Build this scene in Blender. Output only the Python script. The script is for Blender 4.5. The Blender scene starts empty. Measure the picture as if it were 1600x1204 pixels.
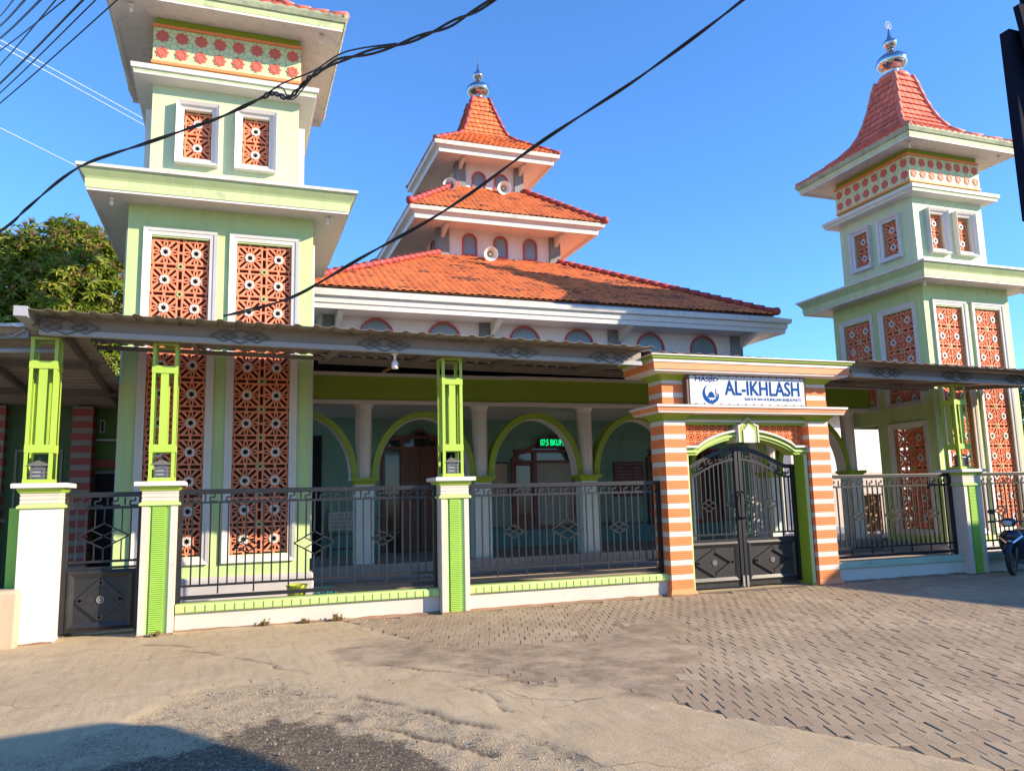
import bpy, math, random
import numpy as np
from mathutils import Vector, Matrix, noise as mnoise
random.seed(7)
R = math.radians
scene = bpy.context.scene
COL = scene.collection

# ------------------------------------------------------------------ camera
cam_d = bpy.data.cameras.new('camera')
cam = bpy.data.objects.new('camera', cam_d)
COL.objects.link(cam)
PITCH, YAW, ROLL, FPX = R(8.1389), R(19.7141), R(-1.4375), 1220.77
fwd = Vector((math.sin(YAW)*math.cos(PITCH), math.cos(YAW)*math.cos(PITCH), math.sin(PITCH)))
rgt0 = Vector((math.cos(YAW), -math.sin(YAW), 0))
up0 = rgt0.cross(fwd)
rgt = math.cos(ROLL)*rgt0 + math.sin(ROLL)*up0
upv = -math.sin(ROLL)*rgt0 + math.cos(ROLL)*up0
m = Matrix((rgt, upv, -fwd)).transposed().to_4x4()
m.translation = Vector((0, 0, 1.6))
cam.matrix_world = m
cam_d.sensor_width = 36
cam_d.sensor_fit = 'HORIZONTAL'
cam_d.lens = FPX/1600*36
cam_d.clip_start = 0.05
cam_d.clip_end = 2000
scene.camera = cam

# ------------------------------------------------------------------ sky, sun, exposure
SUN_AZ, SUN_EL = R(55), R(22.5)        # az measured from -Y towards +X
sdir = Vector((math.sin(SUN_AZ)*math.cos(SUN_EL), -math.cos(SUN_AZ)*math.cos(SUN_EL), math.sin(SUN_EL)))
world = bpy.data.worlds.new('World')
scene.world = world
world.use_nodes = True
wn = world.node_tree.nodes
wl = world.node_tree.links
wn.clear()
wo = wn.new('ShaderNodeOutputWorld'); bg = wn.new('ShaderNodeBackground'); sk = wn.new('ShaderNodeTexSky')
sk.sky_type = 'NISHITA'
sk.sun_disc = False
sk.sun_elevation = SUN_EL
sk.sun_rotation = math.atan2(sdir.x, sdir.y)
sk.altitude = 0
sk.air_density = 1.15
sk.dust_density = 0.0
sk.ozone_density = 10.0
bg.inputs[1].default_value = 0.145
wl.new(sk.outputs[0], bg.inputs[0]); wl.new(bg.outputs[0], wo.inputs[0])
sun_d = bpy.data.lights.new('sun', 'SUN')
sun_d.energy = 4.3
sun_d.angle = R(0.5)
sun_d.color = (1.0, 0.83, 0.62)
sun = bpy.data.objects.new('sun', sun_d)
COL.objects.link(sun)
sun.rotation_euler = sdir.to_track_quat('Z', 'Y').to_euler()
sun.location = sdir*60
scene.view_settings.view_transform = 'Standard'
scene.view_settings.look = 'None'
scene.view_settings.exposure = 1.2
scene.view_settings.gamma = 1
scene.view_settings.use_curve_mapping = False

# ------------------------------------------------------------------ materials
MATS = {}
def nm(name):
    m = bpy.data.materials.new(name)
    m.use_nodes = True
    m.node_tree.nodes.clear()
    return m, m.node_tree.nodes, m.node_tree.links
def mixc(n, l, fac, a, b, typ='MIX'):
    x = n.new('ShaderNodeMix'); x.data_type = 'RGBA'; x.blend_type = typ
    for s, v in ((x.inputs[0], fac), (x.inputs[6], a), (x.inputs[7], b)):
        if hasattr(v, 'is_linked') or hasattr(v, 'links'): l.new(v, s)
        elif isinstance(v, (int, float)): s.default_value = v
        else: s.default_value = (*v, 1) if len(v) == 3 else v
    return x.outputs[2]
def ramp(n, l, fac, stops):
    r = n.new('ShaderNodeValToRGB'); l.new(fac, r.inputs[0])
    e = r.color_ramp.elements
    while len(e) < len(stops): e.new(0.5)
    for i, (p, c) in enumerate(stops):
        e[i].position = p; e[i].color = (*c, 1) if not isinstance(c, (int, float)) else (c, c, c, 1)
    return r.outputs[0]
def noisetex(n, l, vec, scale, detail=4, rough=0.55, sc3=None):
    mp = vec
    if sc3:
        mm = n.new('ShaderNodeMapping'); mm.inputs['Scale'].default_value = sc3
        l.new(vec, mm.inputs[0]); mp = mm.outputs[0]
    t = n.new('ShaderNodeTexNoise'); t.inputs['Scale'].default_value = scale
    t.inputs['Detail'].default_value = detail; t.inputs['Roughness'].default_value = rough
    l.new(mp, t.inputs['Vector'])
    return t.outputs['Fac']
def bsdf(n, l, col, rough=0.6, metal=0, bump=None, bstr=0.2, bdist=0.01, spec=None):
    b = n.new('ShaderNodeBsdfPrincipled'); o = n.new('ShaderNodeOutputMaterial')
    if hasattr(col, 'links'): l.new(col, b.inputs['Base Color'])
    else: b.inputs['Base Color'].default_value = (*col, 1)
    if hasattr(rough, 'links'): l.new(rough, b.inputs['Roughness'])
    else: b.inputs['Roughness'].default_value = rough
    b.inputs['Metallic'].default_value = metal
    if spec is not None: b.inputs['Specular IOR Level'].default_value = spec
    if bump is not None:
        bp = n.new('ShaderNodeBump'); bp.inputs['Strength'].default_value = bstr; bp.inputs['Distance'].default_value = bdist
        l.new(bump, bp.inputs['Height']); l.new(bp.outputs[0], b.inputs['Normal'])
    l.new(b.outputs[0], o.inputs[0])
    return b
def paint(name, c, rough=0.6, var=0.1, stain=0.0, stc=(0.10, 0.085, 0.07), bump=0.12, metal=0, drip=0.0, spec=None):
    """painted surface: uneven colour, rain streaks and grey-brown stains"""
    if name in MATS: return MATS[name]
    m, n, l = nm(name)
    g = n.new('ShaderNodeNewGeometry'); pos = g.outputs['Position']
    n1 = noisetex(n, l, pos, 1.3, 6, 0.6)
    lo = tuple(x*(1-var) for x in c); hi = tuple(min(1, x*(1+var*0.6)) for x in c)
    col = ramp(n, l, n1, [(0.3, lo), (0.7, hi)])
    if drip > 0:
        n3 = noisetex(n, l, pos, 1.0, 5, 0.6, (5.0, 5.0, 0.35))
        f3 = ramp(n, l, n3, [(0.47, 0.0), (0.72, drip)])
        col = mixc(n, l, f3, col, tuple(x*0.52+0.015 for x in c))
    if stain > 0:
        n2 = noisetex(n, l, pos, 2.6, 9, 0.72)
        f2 = ramp(n, l, n2, [(0.60-0.2*stain, 0.0), (0.78-0.12*stain, min(1, 0.35+stain*0.6))])
        col = mixc(n, l, f2, col, stc)
    nb = noisetex(n, l, pos, 26, 5, 0.6)
    bsdf(n, l, col, rough, metal, nb, bump, 0.01, spec)
    MATS[name] = m
    return m
WHITE = paint('white_paint', (0.63, 0.605, 0.57), 0.55, 0.06, 0.0, drip=0.10)
WHITE_W = paint('weathered_white_paint', (0.64, 0.615, 0.57), 0.6, 0.08, 0.36, (0.16, 0.14, 0.115), drip=0.3)
PINKWHITE = paint('pink_white_wall', (0.72, 0.655, 0.62), 0.65, 0.05, 0.0, drip=0.08)
LOWWALL = paint('low_wall_paint', (0.58, 0.515, 0.44), 0.65, 0.1, 0.2, (0.36, 0.25, 0.17))
GREEN_UP = paint('pale_mint_wall', (0.51, 0.60, 0.36), 0.6, 0.07, 0.03, (0.40,0.43,0.30), drip=0.26)
GREEN_LOW = paint('pale_green_wall', (0.47, 0.61, 0.265), 0.6, 0.08, 0.04, (0.38,0.42,0.24), drip=0.28)
GREEN_FASC = paint('pale_green_fascia', (0.51, 0.61, 0.31), 0.6, 0.1, 0.24, drip=0.4)
GREEN_COVE = paint('green_cove', (0.42, 0.52, 0.26), 0.6, 0.1, 0.1, drip=0.3)
GREEN_GUT = paint('mossy_green_gutter', (0.40, 0.45, 0.29), 0.7, 0.2, 0.62, (0.05, 0.05, 0.04), drip=0.4)
LIME = paint('lime_paint', (0.36, 0.52, 0.06), 0.45, 0.08, 0.05)
LIME_RIB = paint('lime_ribbed_paint', (0.31, 0.55, 0.07), 0.5, 0.1)
LIME_PALE = paint('pale_lime_paint', (0.44, 0.59, 0.20), 0.5, 0.08)
OLIVE = paint('olive_green_paint', (0.25, 0.37, 0.025), 0.5, 0.08)
TERRA = paint('terracotta_lattice', (0.78, 0.255, 0.13), 0.75, 0.18, 0.08, (0.22, 0.08, 0.05))
STARW = paint('white_star_paint', (0.62, 0.60, 0.56), 0.6, 0.08)
STARG = paint('green_star_paint', (0.42, 0.46, 0.20), 0.6, 0.1)
ROSE = paint('rosette_red', (0.60, 0.13, 0.09), 0.6, 0.12)
ORANGE = paint('orange_brick_paint', (0.78, 0.235, 0.075), 0.6, 0.1, 0.1, (0.35, 0.12, 0.06))
ORANGE_D = paint('orange_trim_paint', (0.78, 0.26, 0.10), 0.6, 0.1)
BANDW = paint('white_band_paint', (0.64, 0.58, 0.52), 0.6, 0.08, 0.08)
CORAL = paint('coral_tile_paint', (0.62, 0.17, 0.12), 0.55, 0.14)
MAROON = paint('maroon_ridge_paint', (0.36, 0.055, 0.05), 0.6, 0.2, 0.1)
REDFR = paint('red_window_frame', (0.42, 0.07, 0.06), 0.5, 0.1)
GREYP = paint('grey_stone_cladding', (0.20, 0.20, 0.205), 0.8, 0.25)
BLACKM = paint('black_metal', (0.009, 0.009, 0.011), 0.38, 0.2, 0.08, (0.06, 0.055, 0.05), 0.05)
BLACKP = paint('black_gate_plate', (0.014, 0.0135, 0.014), 0.42, 0.3, 0.12, (0.10, 0.085, 0.075), 0.1)
CANOPY = paint('grey_canopy_sheet', (0.25, 0.215, 0.18), 0.55, 0.15, 0.15)
CANB = paint('grey_canopy_board', (0.25, 0.22, 0.195), 0.5, 0.12, 0.1)
CANL = paint('light_grey_gutter', (0.33, 0.34, 0.36), 0.45, 0.1, 0.12)
STEELD = paint('dark_steel', (0.10, 0.09, 0.085), 0.5, 0.2)
SHADE_BLACK = paint('painted_shade_black', (0.006, 0.007, 0.012), 0.8, 0.2)  # black that stands in for shade in gaps and openings
TEAL = paint('teal_green_wall', (0.155, 0.30, 0.24), 0.35, 0.12)
DADO = paint('teal_dado_tile', (0.06, 0.25, 0.25), 0.3, 0.15)
PALETILE = paint('pale_blue_column_tile', (0.55, 0.66, 0.64), 0.35, 0.08)
WOOD = paint('red_brown_wood', (0.15, 0.042, 0.022), 0.4, 0.35)
WOODL = paint('light_wood', (0.52, 0.29, 0.11), 0.5, 0.25)
GLASSD = paint('dark_glass', (0.02, 0.025, 0.028), 0.06, 0.1, bump=0.0)
PANEBL = paint('grey_blue_pane', (0.20, 0.24, 0.27), 0.25, 0.2, bump=0.02)
CURT = paint('pale_curtain', (0.34, 0.35, 0.31), 0.8, 0.12)
MBOARD = paint('maroon_board', (0.09, 0.018, 0.022), 0.4, 0.1)
PAPER = paint('board_white', (0.62, 0.6, 0.58), 0.5, 0.05)
POSTER = paint('tan_poster', (0.40, 0.31, 0.24), 0.6, 0.2)
YARD = paint('yard_tile', (0.58, 0.46, 0.37), 0.55, 0.1)
TERR = paint('terrace_grey', (0.27, 0.26, 0.25), 0.5, 0.12)
GREYB = paint('light_grey_plinth', (0.44, 0.43, 0.44), 0.6, 0.12)
CONCB = paint('beige_concrete', (0.50, 0.39, 0.26), 0.85, 0.2, 0.15, (0.28, 0.19, 0.12), drip=0.5)
HORN = paint('horn_cream', (0.70, 0.66, 0.58), 0.5, 0.08)
LAMPG = paint('lantern_grey', (0.13, 0.125, 0.12), 0.5, 0.15)
LAMPP = paint('lantern_pane', (0.42, 0.44, 0.45), 0.25, 0.15)
CABLE = paint('cable_black', (0.008, 0.008, 0.009), 0.5, 0.1, bump=0.0)
PALEW = paint('pale_wire', (0.55, 0.58, 0.62), 0.4, 0.1, bump=0.0)
BULB = paint('bulb_white', (0.75, 0.73, 0.7), 0.3, 0.05, bump=0.0)
DKGREEN = paint('dark_green_wall', (0.05, 0.11, 0.03), 0.6, 0.2)
MIDGREEN = paint('mid_green_wall', (0.10, 0.24, 0.03), 0.6, 0.15)
STRIPR = paint('dull_red_stripe', (0.30, 0.06, 0.05), 0.7, 0.15)
STRIPG = paint('dull_grey_stripe', (0.24, 0.22, 0.20), 0.7, 0.15)
BLUEP = paint('sign_blue', (0.004, 0.065, 0.26), 0.7, 0.05, bump=0.0, spec=0.06)
SIGNW = paint('sign_white', (0.60, 0.60, 0.63), 0.45, 0.04, 0.02, bump=0.03)
BROWNF = paint('sign_brown_edge', (0.12, 0.065, 0.045), 0.6, 0.2)
NAVY = paint('navy_paint', (0.012, 0.017, 0.035), 0.3, 0.2)
NAVYM = paint('matt_navy_steel', (0.007, 0.010, 0.022), 0.85, 0.2, spec=0.08)
RUBBER = paint('tyre_rubber', (0.012, 0.012, 0.012), 0.7, 0.2)
PLASTB = paint('black_plastic', (0.018, 0.018, 0.02), 0.3, 0.1, bump=0.02)
CHROME = paint('polished_steel', (0.62, 0.63, 0.65), 0.12, 0.1, 0, metal=1, bump=0.0)
STEELF = paint('finial_steel', (0.50, 0.51, 0.54), 0.14, 0.25, 0.0, metal=1, bump=0.03)
YGREEN = paint('yellow_green_plastic', (0.42, 0.48, 0.03), 0.4, 0.1)
TEALP = paint('teal_plastic', (0.05, 0.36, 0.36), 0.35, 0.1)
BARK = paint('bark', (0.11, 0.075, 0.05), 0.9, 0.3, bump=0.6)
TARP = paint('grey_tarp', (0.2, 0.2, 0.22), 0.7, 0.1)
def led_mat():
    m, n, l = nm('led_green'); e = n.new('ShaderNodeEmission'); o = n.new('ShaderNodeOutputMaterial')
    e.inputs[0].default_value = (0.0, 0.8, 0.22, 1); e.inputs[1].default_value = 0.75
    l.new(e.outputs[0], o.inputs[0]); return m
LED = led_mat()
def tile_mat(name, base, dark, mossy):
    m, n, l = nm(name)
    g = n.new('ShaderNodeNewGeometry'); oi = n.new('ShaderNodeObjectInfo')
    add = n.new('ShaderNodeMath'); add.operation = 'ADD'
    l.new(g.outputs['Random Per Island'], add.inputs[0]); l.new(oi.outputs['Random'], add.inputs[1])
    fr = n.new('ShaderNodeMath'); fr.operation = 'FRACT'; l.new(add.outputs[0], fr.inputs[0])
    col = ramp(n, l, fr.outputs[0], [(0.0, tuple(x*0.78 for x in base)), (0.5, base), (1.0, tuple(min(1, x*1.18) for x in base))])
    p = g.outputs['Position']
    if mossy:
        nn = noisetex(n, l, p, 1.0, 3, 0.55, (0.9, 2.6, 2.6))
        rr = n.new('ShaderNodeMath'); rr.operation = 'MULTIPLY_ADD'; l.new(fr.outputs[0], rr.inputs[0]); rr.inputs[1].default_value = 0.13; l.new(nn, rr.inputs[2])
        f = ramp(n, l, rr.outputs[0], [(0.665, 0.0), (0.695, 0.85)])
        col = mixc(n, l, f, col, dark)
    n2 = noisetex(n, l, p, 9, 5)
    col = mixc(n, l, ramp(n, l, n2, [(0.5, 0.0), (0.85, 0.28)]), col, dark)
    bsdf(n, l, col, 0.8, 0, noisetex(n, l, p, 40, 3), 0.25, 0.01)
    return m
TILE = tile_mat('clay_roof_tile', (0.64, 0.185, 0.06), (0.15, 0.052, 0.036), True)
TILE_C = tile_mat('coral_roof_tile', (0.60, 0.165, 0.105), (0.30, 0.07, 0.05), False)
def lattice_pattern_mat():
    # fretted pale green relief of the frieze between its rosettes
    m, n, l = nm('fretted_frieze')
    g = n.new('ShaderNodeTexCoord')
    v = n.new('ShaderNodeTexVoronoi'); v.inputs['Scale'].default_value = 9.0; v.feature = 'DISTANCE_TO_EDGE'
    l.new(g.outputs['Object'], v.inputs['Vector'])
    f = ramp(n, l, v.outputs['Distance'], [(0.03, 1.0), (0.07, 0.0)])
    col = mixc(n, l, f, (0.58, 0.64, 0.34), (0.30, 0.42, 0.26))
    bsdf(n, l, col, 0.6, 0, v.outputs['Distance'], 0.3, 0.01)
    return m
FRIEZE = lattice_pattern_mat()
def leaf_mat(name, stops, rough=0.45):
    m, n, l = nm(name)
    g = n.new('ShaderNodeNewGeometry')
    col = ramp(n, l, g.outputs['Random Per Island'], stops)
    b = n.new('ShaderNodeBsdfPrincipled'); o = n.new('ShaderNodeOutputMaterial'); t = n.new('ShaderNodeBsdfTranslucent'); mx = n.new('ShaderNodeMixShader')
    b.inputs['Roughness'].default_value = rough
    l.new(col, b.inputs['Base Color']); l.new(col, t.inputs[0])
    mx.inputs[0].default_value = 0.5
    l.new(b.outputs[0], mx.inputs[1]); l.new(t.outputs[0], mx.inputs[2]); l.new(mx.outputs[0], o.inputs[0])
    return m
LEAF = leaf_mat('mango_leaf', [(0, (0.085, 0.15, 0.015)), (0.5, (0.21, 0.29, 0.025)), (0.85, (0.36, 0.40, 0.035)), (1, (0.46, 0.43, 0.09))])
FLOWER = leaf_mat('mango_flower', [(0, (0.34, 0.26, 0.10)), (1, (0.44, 0.28, 0.13))], 0.8)
LEAFD = leaf_mat('dark_leaf', [(0, (0.03, 0.06, 0.012)), (1, (0.09, 0.15, 0.025))])
WEED = leaf_mat('dry_weed', [(0, (0.30, 0.22, 0.10)), (0.6, (0.22, 0.19, 0.07)), (1, (0.34, 0.27, 0.14))], 0.8)

# ------------------------------------------------------------------ geometry helpers
ORG = {}
def empty(name, loc, label, cat, group=None, rz=0, scale=None, local=False):
    o = bpy.data.objects.new(name, None); COL.objects.link(o)
    o.empty_display_size = 0.2
    o.location = loc; o.rotation_euler = (0, 0, rz)
    if scale: o.scale = scale
    ORG[o.name] = Vector((0, 0, 0)) if local else Vector(loc)
    tag(o, label, cat, group)
    return o
def tag(o, label=None, cat=None, group=None, kind=None):
    if label: o['label'] = label
    if cat: o['category'] = cat
    if group: o['group'] = group
    if kind: o['kind'] = kind
    return o
class G:
    def __init__(s): s.v = []; s.f = []; s.m = []
    def add(s, vs, fs, m=0):
        b = len(s.v); s.v.extend([tuple(x) for x in vs])
        for f in fs: s.f.append(tuple(b+i for i in f)); s.m.append(m)
        return s
    def box(s, x0, x1, y0, y1, z0, z1, m=0):
        return s.add([(x0,y0,z0),(x1,y0,z0),(x1,y1,z0),(x0,y1,z0),(x0,y0,z1),(x1,y0,z1),(x1,y1,z1),(x0,y1,z1)],
                     [(0,3,2,1),(4,5,6,7),(0,1,5,4),(1,2,6,5),(2,3,7,6),(3,0,4,7)], m)
    def bar(s, p, q, w, d, up=(0,1,0), m=0):
        p = Vector(p); q = Vector(q); a = (q-p).normalized(); u = Vector(up)
        sx = a.cross(u)
        if sx.length < 1e-5: sx = a.cross(Vector((1,0,0)))
        sx.normalize(); sy = sx.cross(a).normalized()
        sx *= w/2; sy *= d/2
        vs = [p-sx-sy, p+sx-sy, p+sx+sy, p-sx+sy, q-sx-sy, q+sx-sy, q+sx+sy, q-sx+sy]
        return s.add(vs, [(0,3,2,1),(4,5,6,7),(0,1,5,4),(1,2,6,5),(2,3,7,6),(3,0,4,7)], m)
    def prism(s, pts, y0, y1, m=0, ax='y'):
        """extrude a polygon of (a,b): ax y -> (a,y,b); ax x -> (x,a,b); ax z -> (a,b,z)"""
        def P(a, b, c):
            return (a, c, b) if ax == 'y' else ((c, a, b) if ax == 'x' else (a, b, c))
        n = len(pts)
        vs = [P(a, b, y0) for a, b in pts]+[P(a, b, y1) for a, b in pts]
        fs = [tuple(range(n)), tuple(range(2*n-1, n-1, -1))]+[(i, i+n, (i+1) % n+n, (i+1) % n) for i in range(n)]
        return s.add(vs, fs, m)
    def ring(s, outer, inner, y0, y1, m=0, closed=True, ax='y'):
        def P(a, b, c):
            return (a, c, b) if ax == 'y' else ((c, a, b) if ax == 'x' else (a, b, c))
        n = len(outer); k = n if closed else n-1
        vs = [P(*p, y0) for p in outer]+[P(*p, y0) for p in inner]+[P(*p, y1) for p in outer]+[P(*p, y1) for p in inner]
        fs = []
        for i in range(k):
            j = (i+1) % n
            fs += [(i, j, n+j, n+i), (2*n+j, 2*n+i, 3*n+i, 3*n+j), (i, 2*n+i, 2*n+j, j), (n+i, n+j, 3*n+j, 3*n+i)]
        if not closed:
            fs += [(0, n, 3*n, 2*n), (n-1, 3*n-1, 4*n-1, 2*n-1)]
        return s.add(vs, fs, m)
    def lathe(s, prof, c, seg=16, m=0, flute=0):
        cx, cy, cz = c; n = len(prof)
        vs = []
        for i in range(seg):
            a = 2*math.pi*i/seg
            fl = 1-flute*(i % 2)
            for r, z in prof: vs.append((cx+r*fl*math.cos(a), cy+r*fl*math.sin(a), cz+z))
        fs = []
        for i in range(seg):
            j = (i+1) % seg
            for k in range(n-1): fs.append((i*n+k, j*n+k, j*n+k+1, i*n+k+1))
        if prof[0][0] > 1e-6: fs.append(tuple(i*n for i in range(seg))[::-1])
        if prof[-1][0] > 1e-6: fs.append(tuple(i*n+n-1 for i in range(seg)))
        return s.add(vs, fs, m)
    def sq(s, prof, cx=0, cy=0, m=0, capb=False, capt=False):
        """square loft of (half width, z)"""
        vs = []
        for h, z in prof: vs += [(cx-h, cy-h, z), (cx+h, cy-h, z), (cx+h, cy+h, z), (cx-h, cy+h, z)]
        fs = []
        for k in range(len(prof)-1):
            for i in range(4): fs.append((k*4+i, k*4+(i+1) % 4, k*4+4+(i+1) % 4, k*4+4+i))
        if capb: fs.append((3, 2, 1, 0))
        if capt: b = 4*(len(prof)-1); fs.append((b, b+1, b+2, b+3))
        return s.add(vs, fs, m)
    def rect_loft(s, prof, m=0, capb=False, capt=False):
        """loft of (x0,x1,y0,y1,z)"""
        vs = []
        for x0, x1, y0, y1, z in prof: vs += [(x0,y0,z),(x1,y0,z),(x1,y1,z),(x0,y1,z)]
        fs = []
        for k in range(len(prof)-1):
            for i in range(4): fs.append((k*4+i, k*4+(i+1) % 4, k*4+4+(i+1) % 4, k*4+4+i))
        if capb: fs.append((3,2,1,0))
        if capt: b = 4*(len(prof)-1); fs.append((b,b+1,b+2,b+3))
        return s.add(vs, fs, m)
    def tube(s, pts, r, seg=6, m=0):
        pts = [Vector(p) for p in pts]; n = len(pts); vs = []
        for i, p in enumerate(pts):
            t = (pts[min(i+1, n-1)]-pts[max(i-1, 0)]).normalized()
            a = t.cross(Vector((0,0,1)))
            if a.length < 1e-4: a = t.cross(Vector((1,0,0)))
            a.normalize(); b = a.cross(t)
            rr = r[i] if isinstance(r, (list, tuple)) else r
            for k in range(seg):
                an = 2*math.pi*k/seg
                vs.append(p+a*rr*math.cos(an)+b*rr*math.sin(an))
        fs = [(i*seg+k, i*seg+(k+1) % seg, (i+1)*seg+(k+1) % seg, (i+1)*seg+k) for i in range(n-1) for k in range(seg)]
        fs += [tuple(range(seg))[::-1], tuple((n-1)*seg+k for k in range(seg))]
        return s.add(vs, fs, m)
    def wall(s, plane, t, u0, u1, z0, z1, holes, M):
        """wall slab with rectangular holes (u0,u1,z0,z1); M maps (u, depth, z) -> xyz; front face at depth=plane, back plane+t"""
        us = sorted({u0, u1, *[h[0] for h in holes], *[h[1] for h in holes]})
        for a, b in zip(us[:-1], us[1:]):
            cut = sorted([(h[2], h[3]) for h in holes if h[0] <= a+1e-6 and h[1] >= b-1e-6])
            z = z0
            for c, d in cut+[(z1, z1)]:
                if c-z > 1e-6:
                    vs = [M(u, dd, zz) for zz in (z, c) for u, dd in ((a, plane), (b, plane), (b, plane+t), (a, plane+t))]
                    s.add(vs, [(0,3,2,1),(4,5,6,7),(0,1,5,4),(1,2,6,5),(2,3,7,6),(3,0,4,7)])
                z = d
        return s
    def mesh(s, name, mats, off=Vector((0,0,0)), smooth=False):
        me = bpy.data.meshes.new(name)
        me.from_pydata([(x-off.x, y-off.y, z-off.z) for x, y, z in s.v], [], s.f)
        for mt in (mats if isinstance(mats, (list, tuple)) else [mats]): me.materials.append(mt)
        if isinstance(mats, (list, tuple)) and len(mats) > 1: me.polygons.foreach_set('material_index', s.m)
        if smooth: me.polygons.foreach_set('use_smooth', [True]*len(me.polygons))
        me.update()
        return me
    def obj(s, name, mats, parent=None, smooth=False, bevel=0):
        off = ORG.get(parent.name, Vector((0,0,0))) if parent else Vector((0,0,0))
        o = bpy.data.objects.new(name, s.mesh(name, mats, off, smooth)); COL.objects.link(o)
        if parent: o.parent = parent; ORG[o.name] = off
        if bevel:
            b = o.modifiers.new('bevel', 'BEVEL'); b.width = bevel; b.segments = 2; b.limit_method = 'ANGLE'
        return o
def inst(me, name, parent, M=None, loc=None):
    o = bpy.data.objects.new(name, me); COL.objects.link(o)
    if parent: o.parent = parent
    if M is not None: o.matrix_basis = M
    elif loc is not None: o.location = loc
    return o
def box(*a, **k): return G().box(*a, **k)
def text_mesh(body, mat, x0, x1, z0, z1, y, depth=0.006, bold=0.0, shear=0.0, spacing=1.0):
    """text as flat mesh facing -Y, fitted to a rectangle; returns G"""
    c = bpy.data.curves.new('lettering', 'FONT'); c.body = body; c.offset = 0.0; c.extrude = 0.0; c.space_character = spacing
    c.resolution_u = 3
    o = bpy.data.objects.new('lettering_tmp', c); COL.objects.link(o)
    dg = bpy.context.evaluated_depsgraph_get()
    me = bpy.data.meshes.new_from_object(o.evaluated_get(dg))
    vs = [(v.co.x, v.co.y) for v in me.vertices]
    fs = [tuple(p.vertices) for p in me.polygons]
    COL.objects.unlink(o); bpy.data.objects.remove(o); bpy.data.curves.remove(c); bpy.data.meshes.remove(me)
    xs = [v[0] for v in vs]; ys = [v[1] for v in vs]
    ax, bx, ay, by = min(xs), max(xs), min(ys), max(ys)
    g = G()
    n = len(vs)
    front = [(x0+(x-ax)/(bx-ax)*(x1-x0), y, z0+(yy-ay)/(by-ay)*(z1-z0)) for x, yy in vs]
    sx_ = (x1-x0)/(bx-ax); sz_ = (z1-z0)/(by-ay)
    sh = [(0, 0)] if bold < 0.003 else [(0, 0), (bold, 0), (-bold, 0), (0, bold*0.7), (0, -bold*0.7), (bold*0.7, bold*0.5), (-bold*0.7, -bold*0.5)]
    for k, (dx, dz) in enumerate(sh):
        g.add([(x+dx*sx_, yy-0.0003*k, z+dz*sz_) for x, yy, z in front], fs)
    return g

# ------------------------------------------------------------------ ground
def vnoise(x, y, seed=0):
    xi = np.floor(x).astype(np.int64); yi = np.floor(y).astype(np.int64)
    fx = x-xi; fy = y-yi
    fx = fx*fx*(3-2*fx); fy = fy*fy*(3-2*fy)
    def h(a, b):
        n = (a*374761393+b*668265263+seed*974634777) & 0x7fffffff
        n = ((n ^ (n >> 13))*1274126177) & 0x7fffffff
        n = n ^ (n >> 16)
        return (n & 0xffff)/65535.0
    return (h(xi,yi)*(1-fx)+h(xi+1,yi)*fx)*(1-fy)+(h(xi,yi+1)*(1-fx)+h(xi+1,yi+1)*fx)*fy
def fbm(x, y, sc, oc=4, seed=0):
    s = 0; a = 0.5; t = 0
    for i in range(oc):
        s = s+a*vnoise(x*sc, y*sc, seed+i); t += a; a *= 0.5; sc *= 2.03
    return s/t
def psd(px, py, poly):
    """signed distance to polygon, positive inside"""
    d = np.full(px.shape, 1e9); ins = np.zeros(px.shape, bool)
    n = len(poly)
    for i in range(n):
        ax, ay = poly[i]; bx, by = poly[(i+1) % n]
        ex, ey = bx-ax, by-ay
        t = np.clip(((px-ax)*ex+(py-ay)*ey)/(ex*ex+ey*ey), 0, 1)
        d = np.minimum(d, np.hypot(px-ax-t*ex, py-ay-t*ey))
        c = ((ay > py) != (by > py)) & (px < (bx-ax)*(py-ay)/((by-ay) if by != ay else 1e-9)+ax)
        ins ^= c
    return np.where(ins, d, -d)
PAVE = [(1.35,11.3),(1.6,10.6),(1.95,9.2),(2.0,7.6),(2.49,6.65),(3.0,6.35),(3.14,5.88),(3.33,5.26),(3.55,4.8),(3.74,4.39),(3.91,4.03),(4.06,3.7),(4.35,2.8),(5.0,1.0),(16,1.0),(16,11.3)]
DIRT = [(1.3,8.3),(1.5,7.9),(2.04,7.32),(2.49,6.65),(3.0,6.3),(3.2,5.9),(3.5,6.0),(4.0,6.5),(4.5,7.1),(4.9,7.8),(5.5,8.5),(5.3,9.2),(4.3,8.8),(3.4,8.45),(2.4,8.9),(1.9,9.3),(1.5,9.6),(1.2,8.9)]
ASPH = [(-0.3,7.7),(0.3,7.75),(0.75,7.35),(1.03,6.88),(1.3,6.35),(1.55,5.9),(1.8,5.4),(1.97,5.04),(2.1,4.5),(2.3,3.6),(2.6,2.4),(-4,2.4),(-2,5.2),(-0.9,6.6)]
ASPD = [(0.35,6.6),(0.75,6.35),(1.05,5.78),(1.3,5.3),(1.58,4.81),(1.75,4.2),(1.9,3.2),(2.0,2.4),(-4,2.4),(-1.0,5.6)]
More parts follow.
